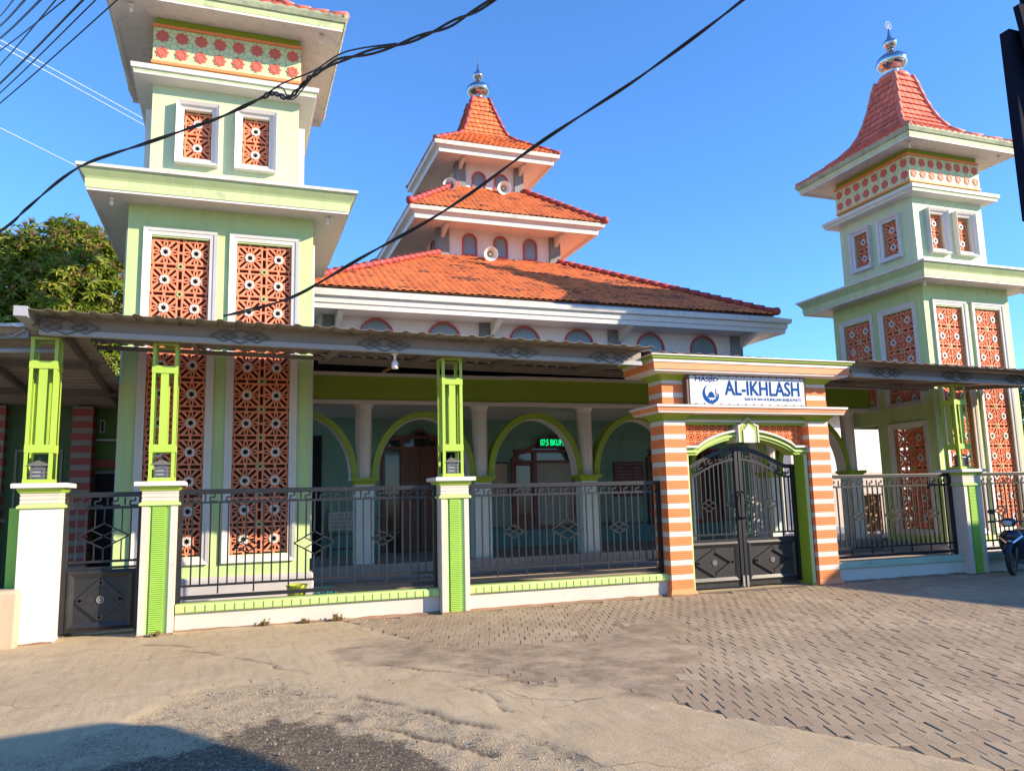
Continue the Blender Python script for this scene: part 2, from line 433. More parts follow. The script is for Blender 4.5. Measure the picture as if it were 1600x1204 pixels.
def build_ground():
    st = 0.04
    x0, x1, y0, y1 = -5.0, 16.4, 2.4, 11.36
    nx = int(round((x1-x0)/st)); ny = int(round((y1-y0)/st))
    X, Y = np.meshgrid(np.linspace(x0, x1, nx+1), np.linspace(y0, y1, ny+1))
    wob = (fbm(X, Y, 2.2, 4, 3)-0.5)*0.5+(fbm(X, Y, 9, 3, 5)-0.5)*0.12
    wob2 = (fbm(X, Y, 1.6, 5, 13)-0.5)*0.9
    a = np.clip(0.30+psd(X, Y, ASPH)/0.30+wob2*1.6+wob*2.2, 0, 1)
    ad = np.clip(0.3+psd(X, Y, ASPD)/0.35+wob*3.5, 0, 1)
    d = np.clip(0.5+psd(X, Y, DIRT)/0.9+wob2*1.5, 0, 1)
    p = np.clip(psd(X, Y, PAVE)/0.04+wob*0.5, 0, 1)
    rough = fbm(X, Y, 12, 3, 21)-0.5
    und = (fbm(X, Y, 0.8, 3, 31)-0.5)*0.03
    Z = und*0.6+(fbm(X, Y, 5, 3, 41)-0.5)*0.010
    Z = Z*(1-a)+a*(-0.022+und*0.5+rough*0.022+ad*(-0.010))
    Z = Z*(1-p)+p*(-0.009)
    Z = np.maximum(Z, np.where(d > 0.02, -0.0165+d*0.026+(fbm(X, Y, 7, 3, 51)-0.5)*0.014*d, -9))
    # long cracks: the edges of the broken concrete slabs
    cr = np.zeros_like(Z)
    for pl, w in (([(1.45,8.0),(1.75,7.6),(2.04,7.32),(2.3,6.9),(2.49,6.65),(2.62,6.45)], 0.035),
                  ([(1.03,6.95),(1.3,6.4),(1.55,5.95),(1.8,5.42),(1.97,5.08),(2.1,4.5)], 0.04),
                  ([(0.9,6.1),(1.2,5.75),(1.42,5.3),(1.6,5.0)], 0.05),([(-0.55,9.75),(-0.2,9.5),(0.05,9.1),(0.35,8.6),(0.5,8.2),(0.75,7.9)], 0.03),([(1.9,6.9),(2.05,6.3),(2.0,5.9),(2.25,5.5)], 0.022),([(-0.95,10.4),(-0.6,10.15),(-0.45,9.95)], 0.035)):
        dd = np.full(Z.shape, 9.0)
        for (ax, ay), (bx, by) in zip(pl[:-1], pl[1:]):
            ex, ey = bx-ax, by-ay
            t = np.clip(((X-ax)*ex+(Y-ay)*ey)/(ex*ex+ey*ey), 0, 1)
            dd = np.minimum(dd, np.hypot(X-ax-t*ex+wob*0.22, Y-ay-t*ey+wob*0.16))
        cr = np.maximum(cr, np.clip(1-dd/w, 0, 1)*np.clip(fbm(X, Y, 3, 2, 77)*3.2-0.75, 0, 1))
    Z = Z-cr*0.016
    edge = np.minimum.reduce([(X-x0)/0.3, (x1-X)/0.3, (Y-y0)/0.3, np.full(X.shape, 9.0)])
    Z = Z*np.clip(edge, 0, 1)
    vs = np.stack([X.ravel(), Y.ravel(), Z.ravel()], 1)
    nv = len(vs)
    big = 900.0
    ring = [(-big,-big),(x0,-big),(x1,-big),(big,-big),(-big,y0),(big,y0),(-big,y1),(big,y1),(-big,big),(x0,big),(x1,big),(big,big)]
    vs = np.vstack([vs, [(a_, b_, 0.0) for a_, b_ in ring]])
    def id(i, j): return j*(nx+1)+i
    fs = []
    idx = np.arange((nx+1)*(ny+1)).reshape(ny+1, nx+1)
    q = np.stack([idx[:-1,:-1], idx[:-1,1:], idx[1:,1:], idx[1:,:-1]], -1).reshape(-1, 4)
    fs = [tuple(int(k) for k in r) for r in q]
    A, B, C_, D = id(0,0), id(nx,0), id(0,ny), id(nx,ny)
    r = lambda k: nv+k
    bot = [id(i,0) for i in range(nx+1)]; top = [id(i,ny) for i in range(nx+1)]
    lef = [id(0,j) for j in range(ny+1)]; rig = [id(nx,j) for j in range(ny+1)]
    fs += [(r(0), r(1), A, r(4)), (r(2), r(3), r(5), B), (r(6), C_, r(9), r(8)), (D, r(7), r(11), r(10))]
    fs += [tuple([r(1), r(2)]+bot[::-1]), tuple(top+[r(10), r(9)]), tuple([r(4)]+lef+[r(6)]), tuple([r(7)]+rig[::-1]+[r(5)])]
    me = bpy.data.meshes.new('ground'); me.from_pydata(vs.tolist(), [], fs)
    def att(name, arr):
        at = me.attributes.new(name, 'FLOAT', 'POINT')
        at.data.foreach_set('value', np.concatenate([arr.ravel(), np.zeros(12)]).astype(np.float32))
    att('asphalt', a); att('coarse', ad*a); att('dirt', np.clip(d, 0, 1)); att('pave', p); att('crack', cr)
    me.polygons.foreach_set('use_smooth', [True]*len(me.polygons))
    m, n, l = nm('ground_surface')
    g = n.new('ShaderNodeNewGeometry'); pos = g.outputs['Position']
    def at(nm_):
        x = n.new('ShaderNodeAttribute'); x.attribute_name = nm_; return x.outputs['Fac']
    n1 = noisetex(n, l, pos, 0.9, 7, 0.62)
    conc = ramp(n, l, n1, [(0.28, (0.40, 0.30, 0.175)), (0.5, (0.51, 0.40, 0.245)), (0.72, (0.59, 0.48, 0.31))])
    sp = noisetex(n, l, pos, 34, 4, 0.7)
    conc = mixc(n, l, ramp(n, l, sp, [(0.30, 0.55), (0.42, 0.0)]), conc, (0.17, 0.13, 0.10))
    # brown sandy wash over the older slab, gritty speckle, pale scoured streaks
    conc = mixc(n, l, ramp(n, l, noisetex(n, l, pos, 0.45, 7, 0.68), [(0.44, 0.0), (0.60, 0.7)]), conc, (0.39, 0.29, 0.175))
    conc = mixc(n, l, ramp(n, l, noisetex(n, l, pos, 2.3, 8, 0.75), [(0.52, 0.0), (0.66, 0.6)]), conc, (0.58, 0.46, 0.32))
    conc = mixc(n, l, ramp(n, l, noisetex(n, l, pos, 95, 3, 0.8), [(0.36, 0.65), (0.50, 0.0)]), conc, (0.16, 0.115, 0.08))
    conc = mixc(n, l, ramp(n, l, noisetex(n, l, pos, 70, 3, 0.8), [(0.58, 0.0), (0.70, 0.55)]), conc, (0.62, 0.51, 0.38))
    v1 = n.new('ShaderNodeTexVoronoi'); v1.feature = 'DISTANCE_TO_EDGE'; v1.inputs['Scale'].default_value = 1.15
    warp = n.new('ShaderNodeTexNoise'); warp.inputs['Scale'].default_value = 2.4; warp.inputs['Detail'].default_value = 5
    l.new(pos, warp.inputs['Vector'])
    wv = n.new('ShaderNodeMix'); wv.data_type = 'VECTOR'; wv.inputs[0].default_value = 0.22
    l.new(pos, wv.inputs[4]); l.new(warp.outputs['Color'], wv.inputs[5]); l.new(wv.outputs[1], v1.inputs['Vector'])
    hair = ramp(n, l, v1.outputs['Distance'], [(0.0, 0.75), (0.007, 0.0)])
    hm = n.new('ShaderNodeMath'); hm.operation = 'MULTIPLY'; l.new(hair, hm.inputs[0]); l.new(ramp(n, l, noisetex(n, l, pos, 0.5, 3), [(0.5, 0.0), (0.58, 1.0)]), hm.inputs[1])
    conc = mixc(n, l, hm.outputs[0], conc, (0.07, 0.05, 0.035))
    br = noisetex(n, l, pos, 1.0, 4, 0.6, (14, 1.6, 1))
    conc = mixc(n, l, ramp(n, l, br, [(0.5, 0.0), (0.72, 0.35)]), conc, (0.22, 0.16, 0.115))
    asp_v = n.new('ShaderNodeTexVoronoi'); asp_v.inputs['Scale'].default_value = 75; l.new(pos, asp_v.inputs['Vector'])
    asp = ramp(n, l, asp_v.outputs['Color'], [(0.1, (0.19, 0.143, 0.09)), (0.6, (0.36, 0.28, 0.178)), (0.95, (0.52, 0.43, 0.29))])
    aspd = ramp(n, l, asp_v.outputs['Color'], [(0.1, (0.065, 0.049, 0.033)), (0.7, (0.165, 0.128, 0.086)), (0.97, (0.32, 0.262, 0.19))])
    aspm = noisetex(n, l, pos, 3, 5)
    asp = mixc(n, l, ramp(n, l, aspm, [(0.4, 0.0), (0.65, 0.8)]), asp, (0.44, 0.345, 0.215))
    drt = ramp(n, l, noisetex(n, l, pos, 4, 8, 0.7), [(0.3, (0.21, 0.155, 0.098)), (0.5, (0.30, 0.228, 0.148)), (0.7, (0.41, 0.32, 0.212))])
    drt = mixc(n, l, ramp(n, l, noisetex(n, l, pos, 48, 4, 0.75), [(0.34, 0.6), (0.5, 0.0)]), drt, (0.10, 0.07, 0.05))
    drt = mixc(n, l, ramp(n, l, noisetex(n, l, pos, 1.7, 6, 0.7), [(0.48, 0.0), (0.62, 0.75)]), drt, (0.43, 0.325, 0.225))
    def soft(a_, sc, wd):
        ad = n.new('ShaderNodeMath'); ad.operation = 'ADD'; l.new(a_, ad.inputs[0])
        nn = noisetex(n, l, pos, sc, 4, 0.65)
        mm = n.new('ShaderNodeMath'); mm.operation = 'MULTIPLY_ADD'; l.new(nn, mm.inputs[0]); mm.inputs[1].default_value = wd; mm.inputs[2].default_value = -wd/2
        l.new(mm.outputs[0], ad.inputs[1])
        return ramp(n, l, ad.outputs[0], [(0.35, 0.0), (0.65, 1.0)])
    col = mixc(n, l, soft(at('pave'), 20, 0.4), conc, (0.19, 0.138, 0.10))
    col = mixc(n, l, soft(at('asphalt'), 14, 0.9), col, asp)
    col = mixc(n, l, soft(at('coarse'), 10, 0.9), col, aspd)
    col = mixc(n, l, soft(at('dirt'), 6, 0.8), col, drt)
    col = mixc(n, l, at('crack'), col, (0.045, 0.033, 0.025))
    bh = n.new('ShaderNodeMath'); bh.operation = 'MULTIPLY_ADD'
    l.new(asp_v.outputs['Distance'], bh.inputs[0]); l.new(at('asphalt'), bh.inputs[1]); l.new(noisetex(n, l, pos, 60, 4, 0.7), bh.inputs[2])
    bsdf(n, l, col, 0.9, 0, bh.outputs[0], 0.5, 0.008, spec=0.2)
    me.materials.append(m)
    o = bpy.data.objects.new('ground', me); COL.objects.link(o); o['kind'] = 'structure'
build_ground()

def paver_mat():
    m, n, l = nm('paver_concrete')
    g = n.new('ShaderNodeNewGeometry'); oi = n.new('ShaderNodeObjectInfo'); pos = g.outputs['Position']
    ad = n.new('ShaderNodeMath'); ad.operation = 'ADD'; l.new(g.outputs['Random Per Island'], ad.inputs[0]); l.new(oi.outputs['Random'], ad.inputs[1])
    fr = n.new('ShaderNodeMath'); fr.operation = 'FRACT'; l.new(ad.outputs[0], fr.inputs[0])
    col = ramp(n, l, fr.outputs[0], [(0, (0.345, 0.262, 0.168)), (0.5, (0.38, 0.293, 0.192)), (1, (0.415, 0.324, 0.215))])
    big = noisetex(n, l, pos, 0.7, 6, 0.65)
    col = mixc(n, l, ramp(n, l, big, [(0.40, 0.65), (0.6, 0.0)]), col, (0.285, 0.212, 0.142))
    col = mixc(n, l, ramp(n, l, big, [(0.55, 0.0), (0.75, 0.6)]), col, (0.49, 0.375, 0.26))
    fine = noisetex(n, l, pos, 45, 4, 0.7)
    col = mixc(n, l, ramp(n, l, fine, [(0.3, 0.4), (0.5, 0.0)]), col, (0.13, 0.095, 0.07))
    bsdf(n, l, col, 0.9, 0, fine, 0.4, 0.006, spec=0.2)
    return m
PAVER = paver_mat()
def build_pavement():
    base = G().add([(1.9,8.9,-0.03),(16,8.9,-0.03),(16,11.1,-0.03),(1.6,11.1,-0.03)], [(0,1,2,3)])
    pv = base.obj('pavement', paint('pavement_bed', (0.19, 0.138, 0.10), 0.9, 0.2)); pv['kind'] = 'structure'
    ang = R(18); dv = np.array([math.sin(ang), math.cos(ang)]); pu = np.array([math.cos(ang), -math.sin(ang)])
    W, L, gap = 0.118, 0.238, 0.0042
    cells = []
    for i in range(-60, 140):
        for j in range(-20, 70):
            c = pu*((i+(0.5 if j % 2 else 0))*W)+dv*(j*L)
            cells.append((c[0], c[1]))
    cells = np.array(cells)
    pa = psd(cells[:,0], cells[:,1], PAVE); di = psd(cells[:,0], cells[:,1], DIRT)
    wob = (fbm(cells[:,0], cells[:,1], 1.6, 4, 13)-0.5)
    ok = (pa > 0.03) & (di+wob*1.2 < 0.42) & (cells[:,0]/np.maximum(cells[:,1], 0.1) < 1.55) & (cells[:,1] > 2.6) & (cells[:,1] < 11.05)
    inx = ok & (cells[:,0] < 15)
    pts = cells[inx]
    order = np.argsort(np.hypot(pts[:,0]-0.0, pts[:,1]))
    pts = pts[order]
    u = G(); a, b, h, ch = W/2-gap/2, L/2-gap/2, 0.03, 0.004
    u.add([(-a,-b,-h),(a,-b,-h),(a,b,-h),(-a,b,-h),(-a,-b,-ch),(a,-b,-ch),(a,b,-ch),(-a,b,-ch),(-a+ch,-b+ch,0),(a-ch,-b+ch,0),(a-ch,b-ch,0),(-a+ch,b-ch,0)],
          [(0,1,5,4),(1,2,6,5),(2,3,7,6),(3,0,4,7),(4,5,9,8),(5,6,10,9),(6,7,11,10),(7,4,8,11),(8,9,10,11)])
    me = u.mesh('paver', PAVER)
    rest = G()
    rng = random.Random(3)
    k = 0
    vis = lambda x, y: -0.25 < x/y < 1.36 and y > 3.4
    for x, y in pts:
        M = Matrix.Translation((x, y, rng.uniform(-0.004, 0.003))) @ Matrix.Rotation(-ang+rng.gauss(0, 0.018), 4, 'Z') @ Matrix.Rotation(rng.gauss(0, 0.007), 4, 'X') @ Matrix.Rotation(rng.gauss(0, 0.012), 4, 'Y')
        if k < 300 and vis(x, y):
            inst(me, 'paver', pv, M); k += 1
        else:
            rest.add([M @ Vector(v) for v in u.v], u.f)
    o = rest.obj('paver_field', PAVER, pv); o['kind'] = 'stuff'
build_pavement()
yd = G().box(-1.9, 24, 11.62, 16.2, -0.1, 0.012).obj('yard', YARD); yd['kind'] = 'structure'
te = G().box(1.42, 19.5, 16.15, 24, 0.02, 0.33)
te = te.obj('terrace', TERR); te['kind'] = 'structure'
sy = G().box(-9, -1.95, 11.42, 20, -0.1, 0.02).obj('side_yard', paint('side_yard_concrete', (0.16, 0.14, 0.12), 0.8, 0.2)); sy['kind'] = 'structure'

# ------------------------------------------------------------------ lattice block (shared)
def block_mesh(w, h):
    """openwork breeze block w x h in the plane x-z, centred, front at y=0, 0.07 deep"""
    g = G(); D = 0.07; t = 0.026*(w/0.49)
    def P(a, b): return (a*w/2, D/2, b*h/2)
    def B(a, b, c, d, wd=t, dd=D): g.bar(P(a, b), P(c, d), wd, dd)
    for s_ in (1, -1):
        B(-0.80, 0.83*s_, 0.80, 0.83*s_, t, D*0.96); B(0.83*s_, -0.80, 0.83*s_, 0.80, t, D*0.94)
        for c in (-0.74, 0.0, 0.74):
            B(c, 0.83*s_, c, 0.995*s_, t*(1.5 if c == 0 else 1), D*0.9); B(0.83*s_, c, 0.995*s_, c, t*(1.5 if c == 0 else 1), D*0.89)
        for q in (-1, 1):
            # pointed lens between the star and the edge slots
            B(0.0, 0.86*s_, 0.125*q, 0.62*s_, t*0.85, D*0.88); B(0.125*q, 0.62*s_, 0.05*q, 0.38*s_, t*0.85, D*0.87)
            B(0.86*s_, 0.0, 0.62*s_, 0.125*q, t*0.85, D*0.86); B(0.62*s_, 0.125*q, 0.38*s_, 0.05*q, t*0.85, D*0.85)
            # diagonal slot, capped towards the corner star
            o_ = 0.105
            for r in (-o_, o_):
                B((0.29+r)*s_, (0.29-r)*q, (0.75+r)*s_, (0.75-r)*q, t, D*0.92)
            B((0.75-o_)*s_, (0.75+o_)*q, (0.75+o_)*s_, (0.75-o_)*q, t, D*0.91)
            B(0.76*s_, 0.76*q, 0.90*s_, 0.90*q, t, D*0.84)
            B(0.15*s_, 0.36*q, 0.46*s_, 0.80*q, t*0.8, D*0.82); B(0.36*s_, 0.15*q, 0.80*s_, 0.46*q, t*0.8, D*0.81)
    n = 16
    o1 = [(0.33*math.cos(2*math.pi*i/n)*w/2, 0.33*math.sin(2*math.pi*i/n)*h/2) for i in range(n)]
    o2 = [(0.40*math.cos(2*math.pi*i/n)*w/2, 0.40*math.sin(2*math.pi*i/n)*h/2) for i in range(n)]
    g.ring(o2, o1, 0.004, D-0.004)
    return g
def star_mesh(w, h):
    g = G(); n = 16
    outer = []; inner = []
    for i in range(n):
        a = 2*math.pi*i/n
        ro = 0.305 if i % 2 else 0.35; ri = 0.25 if i % 2 == 0 else 0.14
        outer.append((ro*math.cos(a)*w/2, ro*math.sin(a)*h/2)); inner.append((ri*math.cos(a)*w/2, ri*math.sin(a)*h/2))
    g.ring(outer, inner, -0.012, 0.05)
    return g
def cstar_mesh(w, h):
    g = G(); n = 16
    outer = [((0.19 if i % 2 else 0.24)*math.cos(2*math.pi*i/n)*w/2, (0.19 if i % 2 else 0.24)*math.sin(2*math.pi*i/n)*h/2) for i in range(n)]
    inner = [((0.08 if i % 2 else 0.16)*math.cos(2*math.pi*i/n)*w/2, (0.08 if i % 2 else 0.16)*math.sin(2*math.pi*i/n)*h/2) for i in range(n)]
    g.ring(outer, inner, -0.008, 0.05)
    return g
BLK = block_mesh(0.4925, 0.4936).mesh('lattice_block', TERRA)
STR = star_mesh(0.4925, 0.4936).mesh('star', STARW)
CST = cstar_mesh(0.4925, 0.4936).mesh('small_star', STARG)
BLK2 = block_mesh(0.50, 0.46).mesh('lattice_block_small', TERRA)
STR2 = star_mesh(0.50, 0.46).mesh('star_small', STARW)
def rosette():
    g = G(); n = 32; pts = []
    for i in range(n):
        a = 2*math.pi*i/n; r = 0.105*(1+0.13*math.cos(8*a)); pts.append((r*math.cos(a), r*math.sin(a)))
    g.prism(pts, -0.014, 0.0)
    o1 = [(0.055*math.cos(2*math.pi*i/16)*(1+0.2*(i % 2)), 0.055*math.sin(2*math.pi*i/16)*(1+0.2*(i % 2))) for i in range(16)]
    o2 = [(x*1.25, y*1.25) for x, y in o1]
    g.ring(o2, o1, -0.022, -0.013)
    return g.mesh('rosette', ROSE)
ROS = rosette()
TILEU = G()
def unit_tile(bow=0.16, lift=0.16):
    """pantile, 1 wide x 1 long, heights relative to width 0.2"""
    g = G(); cs = [(0.0, 0.0), (0.22, 0.10), (0.48, bow), (0.74, 0.06), (1.03, 0.0)]
    vs = []
    for k, (v, li) in enumerate(((-0.06, lift), (1.0, 0.0))):
        for u, hgt in cs: vs.append((u, v, (hgt+li)*0.2))
    n = len(cs)
    vs += [(u, -0.06, hgt*0.2-0.004) for u, hgt in cs]
    fs = [(i, i+1, n+i+1, n+i) for i in range(n-1)]+[(2*n+i, 2*n+i+1, i+1, i) for i in range(n-1)]
    return g.add(vs, fs)
def flat_tile():
    g = G()
    vs = [(0.05,-0.06,0.042),(0.95,-0.06,0.042),(0.97,1.0,0.004),(0.03,1.0,0.004),(0.05,-0.06,0.0),(0.95,-0.06,0.0),(0.97,1.0,0.0),(0.03,1,0),(0.5,-0.12,0.052),(0.5,-0.12,0)]
    return g.add(vs, [(0,8,1,2,3),(4,9,8,0),(9,5,1,8),(1,5,6,2),(4,0,3,7)])
PAN = unit_tile(); FLT = flat_tile()
PAN_ME = PAN.mesh('roof_tile', TILE); FLT_ME = FLT.mesh('spire_tile', TILE_C); FLTO_ME = FLT.mesh('spire_tile_clay', TILE)

# ------------------------------------------------------------------ towers
def face_map(k):
    """(u, depth outward, z): depth d is measured outwards from axis"""
    c = [(1,0,0,-1),(0,-1,-1,0),(-1,0,0,1),(0,1,1,0)][k]   # ux,uy,nx,ny : front, left, back, right
    ux, uy, nx, ny = c
    return lambda u, d, z: (ux*u+nx*d, uy*u+ny*d, z), Matrix(((ux, -nx, 0, 0), (uy, -ny, 0, 0), (0, 0, 1, 0), (0, 0, 0, 1)))
def spire(root, prof, name, tm, gm, rows_h=0.2, tw=0.2, ridge_mat=CORAL, ridge_name='ridge_tile', cap=300, cx=0, cy=0, zmin=-9, only=(0,1,2,3)):
    """concave square spire: core, tiles face by face, hip ridges"""
    G().sq(prof, cx, cy).obj('spire_core', gm, root)
    zs = [z for h, z in prof]; hs = [h for h, z in prof]
    # arc-length sampling down the slope
    pts = [prof[0]]
    for (h0, z0), (h1, z1) in zip(prof[:-1], prof[1:]):
        L = math.hypot(h1-h0, z1-z0); n = max(1, int(round(L/0.06)))
        for i in range(1, n+1): pts.append((h0+(h1-h0)*i/n, z0+(z1-z0)*i/n))
    acc = [0]
    for a, b in zip(pts[:-1], pts[1:]): acc.append(acc[-1]+math.hypot(b[0]-a[0], b[1]-a[1]))
    T = acc[-1]; nr = int(round(T/rows_h)); rows = []
    for i in range(nr+1): 
        t = T*i/nr; rows.append((float(np.interp(t, acc, [p[0] for p in pts])), float(np.interp(t, acc, [p[1] for p in pts]))))
    rest = G(); cnt = 0
    off = ORG.get(root.name, Vector((0,0,0)))
    for r_ in range(nr):
        (h0, z0), (h1, z1) = rows[r_], rows[r_+1]
        for k in only:
            f, _ = face_map(k)
            hm = (h0+h1)/2; n = max(1, int(round(2*hm/tw))); w = 2*hm/n
            for i in range(n+(r_ % 2)):
                u0 = max(-hm, -hm+(i-0.5*(r_ % 2))*w); u1 = min(hm, -hm+(i+1-0.5*(r_ % 2))*w)
                A = Vector(f(u0, h0, z0)); Bv = Vector(f(u1, h0, z0)); C_ = Vector(f(u0, h1, z1))
                ux = (Bv-A); vx = (C_-A); nx = ux.cross(vx).normalized()
                M = Matrix((( ux.x, vx.x, nx.x, A.x+cx), (ux.y, vx.y, nx.y, A.y+cy), (ux.z, vx.z, nx.z, A.z), (0,0,0,1)))
                if cnt < cap and z0 >= zmin:
                    M2 = Matrix.Translation(-off) @ M
                    inst(tm, 'spire_tile', root, M2); cnt += 1
                else: rest.add([M @ Vector(v) for v in FLT.v], FLT.f)
    if rest.v:
        o = rest.obj('spire_tile_field', gm, root); o['kind'] = 'stuff'
    for sx, sy_ in ((-1,-1),(1,-1),(1,1),(-1,1)):
        nseg = max(3, int(T/0.34))
        for i in range(nseg):
            t0, t1 = T*i/nseg, T*(i+1)/nseg+0.03
            a = [np.interp(t, acc, [p[0] for p in pts]) for t in (t0, t1)]; b = [np.interp(t, acc, [p[1] for p in pts]) for t in (t0, t1)]
            p = Vector((cx+sx*a[0], cy+sy_*a[0], b[0]+0.03)); q = Vector((cx+sx*a[1], cy+sy_*a[1], b[1]+0.015))
            g = G().tube([p, q], [0.085, 0.065], 7); g.obj(ridge_name, ridge_mat, root, smooth=True)
def finial(root, cx, cy, z, sc=1.0):
    f = G().lathe([(0.20,0),(0.22,0.04),(0.2,0.12),(0.16,0.22),(0.30,0.26),(0.41,0.36),(0.44,0.48),(0.40,0.58),(0.28,0.68),(0.15,0.76),(0.10,0.84),(0.09,0.9)], (cx,cy,z), 24, flute=0.0)
    fo = f.obj('finial', STEELF, root, smooth=True)
    G().lathe([(0.09,0.9),(0.14,0.93),(0.19,1.0),(0.2,1.06),(0.16,1.13),(0.09,1.18),(0.07,1.22),(0.05,1.30),(0.03,1.42),(0.018,1.5)], (cx,cy,z), 20).obj('ball', STEELF, fo, smooth=True)
    n = 20; rr = 0.10
    o1 = [(cx+rr*math.cos(2*math.pi*i/n), z+1.60+rr*math.sin(2*math.pi*i/n)) for i in range(n)]
    o2 = [(cx+(rr+0.022)*math.cos(2*math.pi*i/n), z+1.60+(rr+0.022)*math.sin(2*math.pi*i/n)) for i in range(n)]
    g = G().ring(o2, o1, cy-0.012, cy+0.012)
    g.box(cx-0.012, cx+0.012, cy-0.01, cy+0.01, z+1.52, z+1.66)
    for s_ in (-1, 1): g.bar((cx+s_*0.05, cy, z+1.53), (cx+s_*0.035, cy, z+1.64), 0.018, 0.016)
    g.obj('emblem', STEELF, fo)
def mould_frame(parent, M, u0, u1, z0, z1, d, wd, proud, mat, bottom=1.0):
    """picture-frame moulding, two steps, mitred"""
    g = G()
    def rg(a0, a1, b0, b1, c0, c1, d0, d1):
        o_ = [(a0, b0), (a1, b0), (a1, b1), (a0, b1)]; i_ = [(c0, d0), (c1, d0), (c1, d1), (c0, d1)]
        return o_, i_
    for (e0, e1, p0, p1) in ((0.0, 0.45, d-0.01, d+proud), (0.45, 1.0, d-0.01, d+proud*0.55)):
        o_ = [(u0+wd*e0, z0+wd*e0), (u1-wd*e0, z0+wd*e0), (u1-wd*e0, z1-wd*e0), (u0+wd*e0, z1-wd*e0)]
        i_ = [(u0+wd*e1, z0+wd*e1), (u1-wd*e1, z0+wd*e1), (u1-wd*e1, z1-wd*e1), (u0+wd*e1, z1-wd*e1)]
        n = 4
        vs = [M(*o_[k][:1], p0, o_[k][1]) for k in range(4)]+[M(i_[k][0], p0, i_[k][1]) for k in range(4)]
        vs += [M(o_[k][0], p1, o_[k][1]) for k in range(4)]+[M(i_[k][0], p1-0.25*proud, i_[k][1]) for k in range(4)]
        fs = []
        for i in range(4):
            j = (i+1) % 4
            fs += [(8+i, 8+j, 12+j, 12+i), (i, j, 8+j, 8+i), (4+j, 4+i, 12+i, 12+j)]
        g.add(vs, fs)
    return g.obj('window_frame', mat, parent)
def tower(loc, label, scale, open_side=False, tiles=True):
    t = empty('minaret', loc, label, 'minaret', 'green minarets either side of the mosque', scale=scale, local=True)
    a, b = 1.535, 1.27
    P = [(-1.185,-0.20),(0.20,1.185)]
    W = [(-0.75,-0.25),(0.25,0.75)]
    lo = G(); up = G()
    for k in range(4):
        M, _ = face_map(k)
        Mi = lambda u, d, z, M=M: M(u, -d, z)    # wall(): depth grows inwards
        uu = a if k % 2 == 0 else a-0.16
        holes = [(p0, p1, 0.76, 6.19) for p0, p1 in P] if k != 2 else []
        if k == 1 and open_side:
            # the lower flank: one short lattice, wall above, rear bay open
            holes = [(P[0][0], P[0][1], 3.9, 6.19), (P[1][0], P[1][1], 3.9, 6.19), (P[1][0], P[1][1], 0.76, 3.22), (-1.375, -0.27, 0.42, 3.4)]
        if k == 2 and open_side: holes = [(-1.1, 1.36, 0.42, 3.4)]
        lo.wall(-a, 0.16, -uu, uu, 0.42, 6.84, holes, Mi)
        ub = b if k % 2 == 0 else b-0.14
        up.wall(-b, 0.14, -ub, ub, 7.12, 9.12, [(w0, w1, 7.77, 8.69) for w0, w1 in W] if k != 2 else [], Mi)
    lo.obj('lower_wall', GREEN_LOW, t)
    up.obj('upper_wall', GREEN_UP, t)
    G().sq([(a+0.07,-0.1),(a+0.07,0.40),(a+0.03,0.42)], capt=True).obj('plinth', GREYB, t, bevel=0.03)
    G().sq([(a-0.3,0.45),(a-0.3,6.8)]).obj('inner_core', paint('tower_inside', (0.20, 0.105, 0.07), 0.9), t) if not open_side else None
    if open_side: G().box(-0.6, 1.3, -1.3, 0.2, 0.45, 6.8).obj('inner_core', paint('tower_inside', (0.20, 0.105, 0.07), 0.9), t)
    G().sq([(b-0.3,7.2),(b-0.3,9.0)]).obj('upper_core', paint('tower_inside', (0.20, 0.105, 0.07), 0.9), t)
    for k in (0, 1, 3):
        M, MM = face_map(k)
        for pi, (p0, p1) in enumerate(P):
            rows = range(11)
            spans = [(0.76, 6.19)]
            if k == 1 and open_side:
                spans = [(3.9, 6.19)] if pi == 0 else [(0.76, 3.22), (3.9, 6.19)]
                rows = [r_ for r_ in range(11) if r_ >= 6 or (pi == 1 and r_ < 5)]
            for z0, z1 in spans:
                mould_frame(t, M, p0-0.10, p1+0.10, z0-0.13, z1+0.15, a, 0.125, 0.055, WHITE)
            for r_ in rows:
                zc = 0.76+(r_+0.5)*0.4936
                for c_ in range(2):
                    uc = p0+(c_+0.5)*0.4925
                    Mx = Matrix.Translation(M(uc, a-0.055, zc)) @ MM
                    bo = inst(BLK, 'lattice_block', t, Mx)
                    inst(STR, 'star', bo)
                    if c_ == 0 and r_ < 10: inst(CST, 'small_star', bo, loc=(0.4925/2, 0, 0.4936/2))
        for w0, w1 in W:
            mould_frame(t, M, w0-0.11, w1+0.11, 7.64, 8.81, b, 0.125, 0.14, WHITE)
            for r_ in range(2):
                Mx = Matrix.Translation(M((w0+w1)/2, b-0.06, 7.77+(r_+0.5)*0.46)) @ MM
                bo = inst(BLK2, 'lattice_block', t, Mx); inst(STR2, 'star', bo)
    # lower eave
    G().sq([(a-0.02,6.745),(2.05,6.715),(2.06,6.70),(2.10,6.70),(2.10,6.735)]).obj('soffit', WHITE, t)
    G().sq([(2.10,6.735),(2.112,6.74),(2.125,6.875)]).obj('fascia', GREEN_FASC, t)
    G().sq([(2.125,6.875),(2.11,6.89),(2.13,6.93),(2.19,7.01),(2.21,7.05)]).obj('cornice_cove', GREEN_COVE, t)
    G().sq([(2.21,7.05),(2.245,7.055),(2.25,7.105),(2.2,7.115),(b-0.02,7.22)]).obj('eave_top', WHITE_W, t)
    # belt
    G().sq([(b-0.02,9.10),(1.50,9.125),(1.555,9.13),(1.56,9.16)]).obj('belt_soffit', WHITE, t)
    G().sq([(1.56,9.16),(1.575,9.21)]).obj('belt_fascia', GREEN_UP, t)
